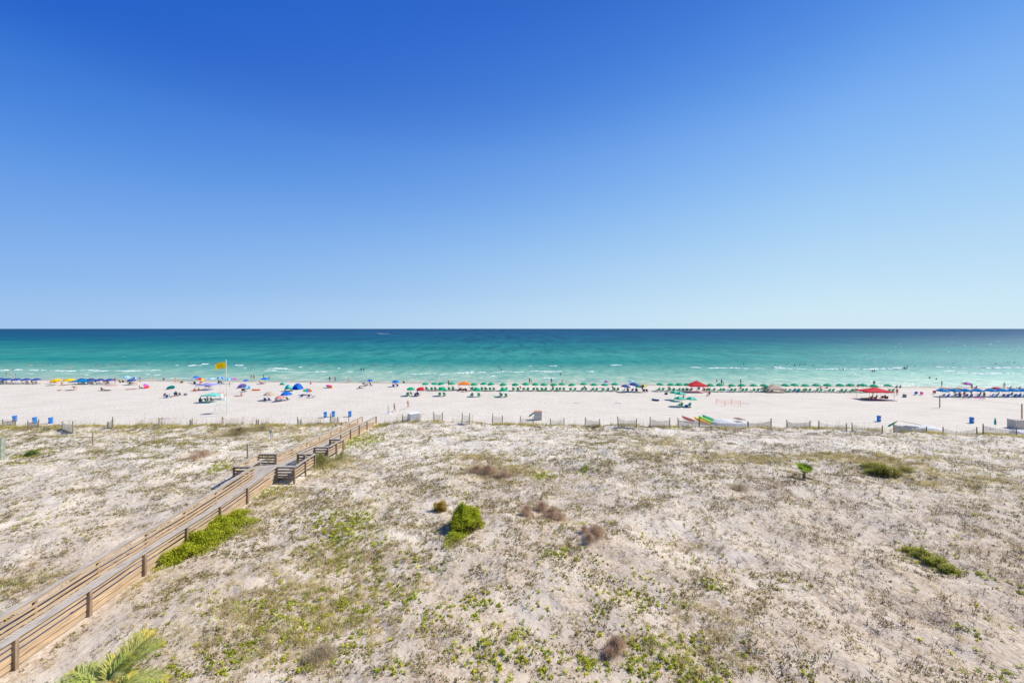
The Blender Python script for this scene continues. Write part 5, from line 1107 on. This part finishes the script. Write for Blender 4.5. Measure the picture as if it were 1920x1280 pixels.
def add_fingers(bm_v, P, q, s):
    wr, pa = P['wr'+q], P['pa'+q]; d = (pa-wr).normalized(); side = d.cross(Vector((0, 1, .2)) if abs(d.y) < .8 else Vector((1, 0, 0))).normalized(); nrm = side.cross(d)
    mb = MB(); o = pa+d*.015
    for i, ln in enumerate((.060, .072, .078, .068)):
        b = o+side*(i-1.5)*.019; m_ = b+d*ln*.55+nrm*.006; mb.tube(b, m_, .0088, .0082, 5); mb.tube(m_, m_+(d*.8+nrm*.5).normalized()*ln*.5, .0082, .0065, 5)
    b = pa-d*.01-side*.032; mb.tube(b, b+(d*.75-side*.6).normalized()*.035, .011, .009, 5); c = b+(d*.75-side*.6).normalized()*.035; mb.tube(c, c+(d*.95-side*.1).normalized()*.03, .009, .007, 5)
    return mb
TEMPL = {}
def templ(kind):
    if kind in TEMPL: return TEMPL[kind]
    P = pose_joints(kind)
    rad = dict(pelvis=(.15, .11), waist=(.125, .095), chest=(.15, .105), neckb=(.10, .07), neck=(.055, .055), head=(.078, .092), crown=(.060, .070))
    for q in 'lr': rad.update({'sh'+q: .055, 'el'+q: .040, 'wr'+q: .026, 'pa'+q: (.036, .02), 'hip'+q: (.088, .088), 'kn'+q: .056, 'an'+q: .036, 'to'+q: (.042, .028)})
    E = [('pelvis', 'waist'), ('waist', 'chest'), ('chest', 'neckb'), ('neckb', 'neck'), ('neck', 'head'), ('head', 'crown')]
    for q in 'lr': E += [('neckb', 'sh'+q), ('sh'+q, 'el'+q), ('el'+q, 'wr'+q), ('wr'+q, 'pa'+q), ('pelvis', 'hip'+q), ('hip'+q, 'kn'+q), ('kn'+q, 'an'+q), ('an'+q, 'to'+q)]
    J = {k: (P[k], rad[k]) for k in P}
    body = skin_mesh('person_body', J, E, 'pelvis', 1)
    bm = bmesh.new(); bm.from_mesh(body)
    ex = MB()
    for q, s in (('l', -1), ('r', 1)):
        f = add_fingers(None, P, q, s); n = len(ex.v); ex.v += f.v; ex.f += [tuple(i+n for i in ff) for ff in f.f]; ex.m += f.m
    hd = P['head']; up = (P['crown']-P['neck']).normalized(); rt = Vector((1, 0, 0)); fw = up.cross(rt)*-1
    if fw.y < 0 and kind not in ('lie',): fw = -fw
    if kind == 'lie': fw = Vector((0, 0, 1))
    c = hd+up*.01; ex.tube(c+fw*.085+up*.015, c+fw*.112-up*.022, .007, .014, 5); ex.tube(c+fw*.088-up*.05-rt*.02, c+fw*.088-up*.05+rt*.02, .006, .006, 4)
    for s in (-1, 1): ex.tube(c+rt*s*.078+up*.02, c+rt*s*.088-up*.03-fw*.004, .013, .009, 5)
    vs = [bm.verts.new(v) for v in ex.v]
    for f in ex.f:
        try: bm.faces.new([vs[i] for i in f])
        except ValueError: pass
    bm.to_mesh(body); bm.free(); body.materials.clear(); body.materials.append(SKIN[0])
    Jt = {k: (P[k], tuple(x*1.10+.006 for x in (rad[k] if isinstance(rad[k], tuple) else (rad[k], rad[k])))) for k in P}
    mid = {q: P['hip'+q].lerp(P['kn'+q], .5) for q in 'lr'}
    Jp = {'pelvis': Jt['pelvis'], 'w2': (P['pelvis'].lerp(P['waist'], .5), (.150, .115))}
    for q in 'lr': Jp['hip'+q] = (P['hip'+q], (.107, .107)); Jp['m'+q] = (mid[q], (.095, .095))
    shorts = skin_mesh('shorts', Jp, [('pelvis', 'w2')]+[e for q in 'lr' for e in (('pelvis', 'hip'+q), ('hip'+q, 'm'+q))], 'pelvis', 1)
    Ju = {k: Jt[k] for k in ('waist', 'chest', 'neckb')}; Ju['w0'] = (P['pelvis'].lerp(P['waist'], .3), (.155, .12))
    for q in 'lr': Ju['sh'+q] = (P['sh'+q], (.066, .066)); Ju['u'+q] = (P['sh'+q].lerp(P['el'+q], .45), (.058, .058))
    shirt = skin_mesh('shirt', Ju, [('w0', 'waist'), ('waist', 'chest'), ('chest', 'neckb')]+[e for q in 'lr' for e in (('neckb', 'sh'+q), ('sh'+q, 'u'+q))], 'chest', 1)
    Jb = {'a': (P['pelvis'].lerp(P['waist'], .6), (.135, .105)), 'b': (P['waist'].lerp(P['chest'], .45), (.145, .11)), 'c': (P['chest'], (.162, .118))}
    hair = MB(); n = 10; vsn = []; fsn = []
    for j in range(6):
        ph = math.pi*(j/5)*.56
        for i in range(n):
            t = 2*math.pi*i/n; loc = c+up*.012+(rt*math.cos(t)*.094+fw*(math.sin(t)*.108))*math.sin(ph)+up*.118*math.cos(ph)-fw*.012
            if math.sin(t) > .3 and j == 5: loc = c+up*.055+(rt*math.cos(t)*.085+fw*math.sin(t)*.10)*.98
            vsn.append(loc)
    fsn = [(j*n+i, j*n+(i+1) % n, (j+1)*n+(i+1) % n, (j+1)*n+i) for j in range(5) for i in range(n)]; hair.add(vsn, fsn)
    long_ = MB(); long_.v = list(hair.v); long_.f = list(hair.f); long_.m = list(hair.m); bk = c-fw*.075
    long_.tube(bk+up*.05, bk-up*.20-fw*.03, .075, .04, 8)
    hat = MB(); ring = []
    for (r, z) in ((.17, .045), (.10, .05), (.095, .115), (.06, .14)):
        for i in range(12): t = 2*math.pi*i/12; ring.append(c+(rt*math.cos(t)+fw*math.sin(t))*r+up*z)
    hat.add(ring, [(j*12+i, j*12+(i+1) % 12, (j+1)*12+(i+1) % 12, (j+1)*12+i) for j in range(3) for i in range(12)]+[tuple(range(36, 48))])
    for m_ in (shorts, shirt): m_.materials.clear(); m_.materials.append(FAB['navy'])
    TEMPL[kind] = dict(body=body, shorts=shorts, shirt=shirt, hair=hair.mesh('hair', HAIR[0], True), long=long_.mesh('hair', HAIR[0], True), hat=hat.mesh('hat', FAB['tan']))
    return TEMPL[kind]
PR = random.Random(31)
def person(x, y, z, kind, label, bottom='navy', top=None, skin=None, hair=None, long=False, hat=None, rz=0.0, s=1.0, group=None, cat='person'):
    T = templ(kind); root = empty('person', (x, y, z), rz, label, cat, group); root.scale = (s, s, s)
    b = mk('body', T['body'], root); setmat(b, SKIN[PR.choice([0, 0, 1, 1, 2]) if skin is None else skin])
    o = mk('shorts', T['shorts'], root); setmat(o, FAB[bottom])
    if top: o = mk('shirt', T['shirt'], root); setmat(o, FAB[top])
    if hat: o = mk('hat', T['hat'], root); setmat(o, FAB[hat])
    o = mk('hair', T['long' if long else 'hair'], root); setmat(o, HAIR[PR.choice([0, 0, 1, 2]) if hair is None else hair]); return root
# bathers: px, py of the feet or waterline, how deep they stand
SW = [(7,681.5,1.35),(48,698.3,1.35),(57,686,1.0),(66,685,1.1),(84,686,1.1),(124.5,693.5,1.3),(131,691,.85),(170,689,1.4),(180,685,1.2),(184.5,689,1.0),(207,685,1.3),(211,699.5,1.45),(217,685,1.1),(222,685.5,1.2),(228,687,1.0),(233,685,1.3),(237,685,1.3),
 (258.5,684,1.1),(274.5,683,1.3),(374,683,1.4),(415,692,1.2),(426,691,1.0),(447,681,1.4),(466,680,1.4),(472,686.5,1.0),(477,682,1.4),(490,682.5,1.3),
 (582,685.5,1.1),(585.5,684.5,1.2),(598,685,1.1),(628,684,1.4),(642,683.3,1.2),(647,683.3,1.3),(663,685.5,1.0),(712,682.5,1.3),(694,685.5,1.3),(738.5,685.5,1.2),(741,684,1.2),
 (773,684.5,1.4),(776.7,687.5,1.3),(783,687.3,1.35),(808.5,687.5,1.1),(935,688,.9),(940,696.5,.5),(1036,680,1.3),(1051,687.5,1.2),(1055,687.8,1.3),(1051.5,703.5,.65),
 (1238,683.5,1.0),(1317,681.3,1.4),(1320,681,1.45),(1394.5,682.8,1.1),(1344,715.5,1.0),
 (1454,684.5,1.3),(1459,684.5,1.35),(1475.5,683,1.2),(1490,685.8,.95),(1500,684,1.2),(1509,683.8,1.1),(1524,686.2,1.0),(1581,694,.6),(1635.5,697,.75),(1639.3,696.8,.85),
 (1695.3,692.3,.55),(1699.2,692,.7),(1702,688,1.2),(1714.5,687.5,1.35),(1786,681.6,1.4),(1790.5,681.6,1.4),(1867.5,682.5,1.1),(1889,679,1.4),(1892,679.2,1.4),(1902,680,1.2),(1743,709.3,1.0),(1755.7,711.2,1.2)]
SECT = [(0,150,'off the golden yellow umbrellas'),(150,260,'off the navy umbrellas'),(260,420,'left of the yellow flag'),(420,560,'right of the yellow flag'),(560,720,'off the blue and mint tents'),(720,850,'off the left end of the green row'),(850,1160,'off the middle of the green row'),
        (1160,1430,'off the peaked red canopy'),(1430,1550,'off the tan canopy'),(1550,1660,'off the wide red canopy'),(1660,1960,'off the bright blue umbrellas')]
for (px, py, dp) in SW:
    for a, b, t_ in SECT:
        if a <= px < b: mem = sorted(p[0] for p in SW if a <= p[0] < b); k = ordinal(mem.index(px), len(mem)); sec = t_; break
    x, y = beach(px, py, SEA); dark = px > 560; dd = 'head and shoulders above the water' if dp > 1.25 else 'chest deep in the water' if dp > .95 else 'waist deep in the water' if dp > .6 else 'knee deep in the water'
    c = PR.choice(['navy', 'black', 'red', 'denim', 'teal']); top = PR.choice([None, None, c, 'black']) if dark else PR.choice([None, None, None, c])
    person(x, y, SEA-dp, PR.choice(['wade', 'stand', 'wade']), k+' bather '+sec+', '+dd, c, top, skin=(PR.choice([1, 2, 2]) if dark else PR.choice([0, 1, 1])), rz=PR.uniform(-3, 3), group='bathers in the sea')
for px, lb in ((677.5, 'left'), (682, 'right')):
    x, y = beach(px, 693.4, SEA); person(x, y, SEA+.02, 'ground', lb+' bather sitting on the blue board in the shallow water', 'black', 'black', skin=1, s=.95, rz=.5)
x, y = beach(701, 685.2, SEA); person(x, y, SEA+.05, 'ground', 'bather sitting on the dark blue float far out off the tents', 'red', None, skin=0, rz=.3)
# people on the sand and at the water's edge:  px, py, pose, label, options
PL = [(12.5,703.5,'walk','person in a pink swimsuit walking in the shallows at the far left',dict(bottom='salmon',top='salmon',skin=0)),(20,699.5,'wade','child in pale pink playing in the shallows at the far left',dict(bottom='pink',top='white',s=.7,skin=0)),(29.5,708,'stand','person carrying nothing beside the leftmost navy umbrellas at the water edge',dict(bottom='blue',top='blue',skin=0)),
 (215.5,719,'stand','person in red standing at the right end of the navy umbrellas',dict(bottom='navy',top='red',skin=1)),(262.5,717.5,'stand','woman in a white and purple top standing at the waterline',dict(bottom='white',top='purple',long=True)),(287,711.5,'stand','child in pink standing at the waterline left of the couple',dict(bottom='salmon',top='salmon',s=.75,skin=0)),
 (307,711,'ground','dark haired person crouching at the waterline left of the couple',dict(bottom='black',top='brown')),(329,719.5,'stand','left person of the couple standing left of the rainbow umbrella',dict(bottom='salmon',skin=0,hair=0)),(335.5,719,'walk','right person of the couple, in yellow shorts, left of the rainbow umbrella',dict(bottom='yellow',skin=0,rz=1.5)),
 (139,731.5,'bend','person bending over a painted black umbrella shadow at left',dict(bottom='black',top=None,skin=0,rz=1.5)),(143,731,'stand','person standing behind the one bending over the painted black shadow',dict(bottom='salmon',skin=0,s=.95)),(112,732,'lie','sunbather lying flat left of the bending person',dict(bottom='salmon',skin=0,rz=1.4)),
 (191,731,'ground','person sitting on the dark towel at left',dict(bottom='black',top='black',rz=-1.4)),(201,732,'lie','person lying on the dark towel at left',dict(bottom='black',top='brown',rz=1.5)),(225,718,'ground','seated person in dark clothes right of the navy umbrellas',dict(bottom='black',top='brown')),(231,717.5,'ground','second seated person in dark clothes right of the navy umbrellas',dict(bottom='denim',top='black')),
 (263,728.5,'ground','person in grey sitting against the tipped rainbow umbrella',dict(bottom='grey',top='grey',rz=-.8)),(252,729.5,'lie','right sunbather of two lying left of the tipped rainbow umbrella',dict(bottom='salmon',skin=0,rz=1.5)),(242,730.3,'lie','left sunbather of two lying left of the tipped rainbow umbrella',dict(bottom='salmon',skin=0,rz=1.6)),
 (308,746,'bend','person in dark red stooping at the left of the blue chair',dict(bottom='brown',top='brown',rz=-2)),(320,745,'ground','person in a white shirt sitting right of the tall blue chair',dict(bottom='black',top='white',rz=-.6)),(331,741,'sit','person in blue seated at the two close chairs at left of the beach',dict(bottom='denim',top='denim')),(337,741.3,'ground','person in dark blue sitting right of the two close chairs',dict(bottom='navy',top='navy')),
 (374,733.5,'sit','bare backed person seated at the lavender canopy',dict(bottom='red',skin=0)),(366,733.5,'ground','person in an orange top seated at the left of the lavender canopy',dict(bottom='orange',top='orange')),(430,724.5,'stand','child in green and purple standing right of the flag pole',dict(bottom='green',top='purple',s=.7)),(411,718.2,'sit','person in dark teal sitting under the pale blue and white umbrella',dict(bottom='teal',top='black')),
 (377,753.5,'sit','dark haired person seated leftmost under the mint canopy',dict(bottom='black',top='black',hair=0)),(389,752.5,'sit','person in green seated in the middle under the mint canopy',dict(bottom='green',top='white')),(396,751.5,'ground','bare shouldered person sitting under the mint canopy',dict(bottom='salmon',skin=0)),(420,742,'ground','bare backed person sitting right of the faded pink umbrella',dict(bottom='salmon',skin=0,hair=1)),
 (453,742.5,'ground','bare backed person sitting alone below the dark group right of the flag',dict(bottom='salmon',skin=0,hair=1)),(445,742.8,'lie','person lying beside the bare backed sitter right of the flag',dict(bottom='black',rz=1.5)),(471,708.5,'walk','left person of two walking in the shallows right of the yellow flag',dict(bottom='black',top='black',rz=1.4)),(476,709.5,'stand','right person of two walking in the shallows right of the yellow flag',dict(bottom='black',top='brown')),
 (458,735,'sit','person in black seated in the dark group right of the flag',dict(bottom='black',top='black')),(494,710,'stand','person in black standing behind the blue umbrella left of the tents',dict(bottom='black',top='black',skin=2)),(505,710.5,'stand','person in white at the waterline right of the blue umbrella left of the tents',dict(bottom='brown',top='white')),(488,719.5,'ground','dark person reclining under the blue umbrella left of the tents, left one',dict(bottom='black',top='brown',rz=-1)),(494,719.3,'lie','dark person reclining under the blue umbrella left of the tents, right one',dict(bottom='red',top='black',rz=1.4)),
 (582.5,721.3,'ground','person in pink sitting on the white towel near the tipped rainbow umbrella',dict(bottom='salmon',top='pink',skin=0)),(618,714.3,'stand','person in black standing in the shallows, leftmost of three right of the tents',dict(bottom='black',top='black',skin=2)),(628.5,714.5,'stand','bare chested person standing in the shallows, middle of three right of the tents',dict(bottom='brown',skin=1,s=1.05)),(653,717.5,'walk','pale person in pink walking at the waterline, rightmost of three right of the tents',dict(bottom='pink',top='pink',skin=0)),
 (678,728,'lie','person lying on the black lounger near the waterline at centre left',dict(bottom='black',top='black',rz=1.3)),(693.5,722,'sit','person seated between the two umbrellas at centre left',dict(bottom='black',top='brown')),(742,725,'sit','person in red seated under the bright blue umbrella by the waterline',dict(bottom='red',top='salmon')),(757,717.5,'ground','dark figure crouching at the waterline right of the bright blue umbrella',dict(bottom='black',top='black',skin=2)),
 (739.5,772.5,'walk','person in blue shorts walking by the shower pole',dict(bottom='denim',skin=1,long=True,rz=-1.2)),(765,767,'run','bare chested man in black shorts jogging on the upper beach',dict(bottom='black',skin=0,hair=2,rz=-.9,s=1.08)),(771,742,'sit','person in the shade of the leftmost green umbrella of the second row',dict(bottom='navy',top='brown')),(783,741.5,'sit','person in dark blue under the red umbrella of the second row',dict(bottom='navy',top='navy')),
 (841,725.5,'stand','person in black standing among the green row left of the orange canopy',dict(bottom='black',top='black')),(864,733.5,'sit','person seated at the left under the orange canopy',dict(bottom='black',top='brown',skin=1)),(872,734.5,'sit','person in dark clothes seated in the middle under the orange canopy',dict(bottom='brown',top='black')),(938,742.5,'sit','person in dark teal seated under the rightmost green umbrella of the second row',dict(bottom='black',top='teal')),
 (993,717.5,'stand','taller of two dark figures at the water edge in the middle of the green row',dict(bottom='black',top='black',skin=2)),(996.5,717,'stand','shorter of two dark figures at the water edge in the middle of the green row',dict(bottom='black',top='black',skin=2,s=.7)),(1034,718.3,'stand','person in red and pink at the water edge in the middle of the green row',dict(bottom='pink',top='brown')),(1054,722.5,'stand','person in red behind the green row, right of mid beach',dict(bottom='red',top='red')),
 (1036.5,730,'sit','person seated under a green umbrella right of mid beach, left of two',dict(bottom='black',top='grey')),(1096,730.3,'sit','person with a red top seated under a green umbrella right of mid beach',dict(bottom='black',top='red')),(1149,730.8,'sit','person seated just left of the navy umbrella group',dict(bottom='red',top='brown')),(1176.5,733.5,'sit','person seated in the shade of the navy umbrella group, left',dict(bottom='black',top='black')),(1192.5,734,'sit','person seated in the shade of the navy umbrella group, right',dict(bottom='navy',top='brown')),
 (1204.5,734,'stand','dark person standing under the black and yellow umbrella',dict(bottom='black',top='brown',skin=2)),(1254,731.5,'sit','person with dark hair seated between the navy group and the peaked red canopy',dict(bottom='red',top='black')),(1308,730.5,'stand','person in dark blue standing under the peaked red canopy',dict(bottom='navy',top='navy')),(1318.5,731,'stand','person in red standing under the peaked red canopy',dict(bottom='red',top='red')),(1330,741.5,'sit','dark person seated on the red chair lower right of the peaked red canopy',dict(bottom='black',top='green',skin=2)),
 (1353,720.2,'stand','taller of two dark children in the water edge right of the peaked red canopy',dict(bottom='black',top='black',skin=2)),(1356.3,721.3,'stand','shorter of two dark children in the water edge right of the peaked red canopy',dict(bottom='black',top='black',skin=2,s=.72)),(1348.5,721.5,'ground','crouching dark child in the water edge right of the peaked red canopy',dict(bottom='black',top='black',skin=2)),(1388.7,720,'walk','person in dark red walking in the shallows left of the tan canopy',dict(bottom='brown',top='brown',skin=1,rz=1.5)),
 (1368.5,731,'sit','person seated between the peaked red canopy and the tan canopy, left',dict(bottom='black',top='brown')),(1388,731.5,'sit','person in blue grey seated between the peaked red canopy and the tan canopy, right',dict(bottom='denim',top='grey')),(1429,731.5,'lie','person in dark green lying just left of the tan canopy',dict(bottom='black',top='green',rz=1.2)),(1538,732.5,'sit','person in grey seated under a green umbrella right of the tan canopy',dict(bottom='grey',top='grey')),(1550,732.5,'sit','person leaning back under a green umbrella right of the tan canopy',dict(bottom='black',top='brown')),
 (1602,733.5,'ground','person in beige sitting under a green umbrella left of the wide red canopy',dict(bottom='tan',top='yellow',hair=0)),(1609,723.5,'ground','dark figure sitting at the waterline left of the wide red canopy',dict(bottom='black',top='black')),(1639,722.8,'stand','person in red and black standing in the shallows above the wide red canopy',dict(bottom='red',top='black',skin=2)),
 (1637,742,'stand','person in white standing under the wide red canopy',dict(bottom='white',top='white',skin=1)),(1634,747.5,'ground','person in red sitting at the left under the wide red canopy',dict(bottom='red',top='red')),(1642,748.8,'sit','dark person seated at the middle under the wide red canopy',dict(bottom='black',top='brown')),(1659,748.8,'sit','dark haired person seated at the right under the wide red canopy',dict(bottom='brown',top='brown',hair=0)),
 (1682,741,'stand','person in bright red standing right of the wide red canopy',dict(bottom='red',top='red',skin=1)),(1681,727.5,'ground','person in navy sitting at the waterline above the wide red canopy',dict(bottom='navy',top='navy')),(1688,727.5,'ground','person in green and red sitting at the waterline above the wide red canopy',dict(bottom='red',top='green')),(1766,724,'stand','dark person standing in the water above the bright blue row',dict(bottom='black',top='black',skin=2)),
 (1822,731,'stand','person with grey hair standing at the waterline under the purple rainbow umbrella',dict(bottom='denim',top='tan')),(1808,747,'stand','woman in a red dress standing in front of the bright blue row',dict(bottom='red',top='red',long=True,s=1.02)),(1821,745.5,'stand','person in green with red shorts standing in front of the bright blue row',dict(bottom='red',top='green',skin=1)),(1845.5,748,'stand','person with aqua shorts standing in front of the bright blue row',dict(bottom='teal',top='black',skin=1)),
 (1790,742,'stand','person in blue and tan standing among the left of the bright blue row',dict(bottom='tan',top='denim')),(1798,743,'sit','person in blue seated among the left of the bright blue row',dict(bottom='blue',top='navy')),(1837,743,'sit','person in dark red seated among the bright blue row',dict(bottom='brown',top='brown')),(1871,743.5,'sit','person in dark green seated among the right of the bright blue row',dict(bottom='denim',top='green',rz=.4)),(1896,743.5,'sit','person in blue seated among the right of the bright blue row',dict(bottom='navy',top='denim')),
 (1912,743,'ground','person in brown sitting at the right end of the bright blue row',dict(bottom='black',top='brown')),(1883,729,'stand','person in a dark hat and pale shirt standing beyond the bright blue row',dict(bottom='white',top='pale',hat='black')),(1894,729,'ground','person in pale clothes sitting beyond the right of the bright blue row',dict(bottom='lavender',top='lavender')),(1911,730,'ground','person in red sitting beyond the right end of the bright blue row',dict(bottom='red',top='brown')),(1830,728.5,'ground','person in red sitting beyond the middle of the bright blue row',dict(bottom='red',top='red')),
 (1281,749,'sit','person under the back pair of two tone green umbrellas',dict(bottom='black',top='grey')),(1277,762.3,'sit','person in pale clothes seated under the front left two tone umbrella',dict(bottom='white',top='lavender')),(19,719,'lie','sunbather lying among the leftmost navy umbrellas',dict(bottom='red',skin=0,rz=1.3)),(60,719,'lie','sunbather lying under the fourth navy umbrella from the left edge',dict(bottom='black',skin=1,rz=1.4)),
 (102,720.5,'sit','person in red seated under the left golden yellow umbrella',dict(bottom='red',top='red')),(116,720.5,'ground','bare shouldered person under the golden yellow umbrellas',dict(bottom='salmon',skin=0)),(178,720,'sit','dark person seated under the navy umbrellas right of the blue canopy shade',dict(bottom='black',top='brown')),(195,720,'sit','person in red seated under the navy umbrellas right of the blue canopy shade',dict(bottom='red',top='red')),(249,721,'ground','person in orange seated under the rightmost navy umbrella',dict(bottom='orange',top='brown')),
 (976,731,'sit','person with an orange top in the green row left of mid beach',dict(bottom='orange',top='orange',skin=0)),(1023,731,'ground','person in dark clothes behind the lime green towel',dict(bottom='black',top='grey')),(850,731,'sit','person in dark clothes under the green umbrella left of the orange canopy',dict(bottom='black',top='black')),(886,732,'sit','person in dark clothes under the green umbrella right of the orange canopy',dict(bottom='navy',top='navy'))]
for (px, py, kd, lb, kw) in PL:
    x, y = beach(px, py)
    if y > shore_y(x)-13: 
        zt = -.3; x, y = beach(px, py, zt)
    z = h(x, y)
    kw = dict(kw)
    if 'rz' not in kw: kw['rz'] = PR.uniform(-.5, .5) if kd in ('sit', 'ground') else PR.uniform(-3, 3)
    person(x, y, max(z, SEA-.35), kd, lb, **kw)
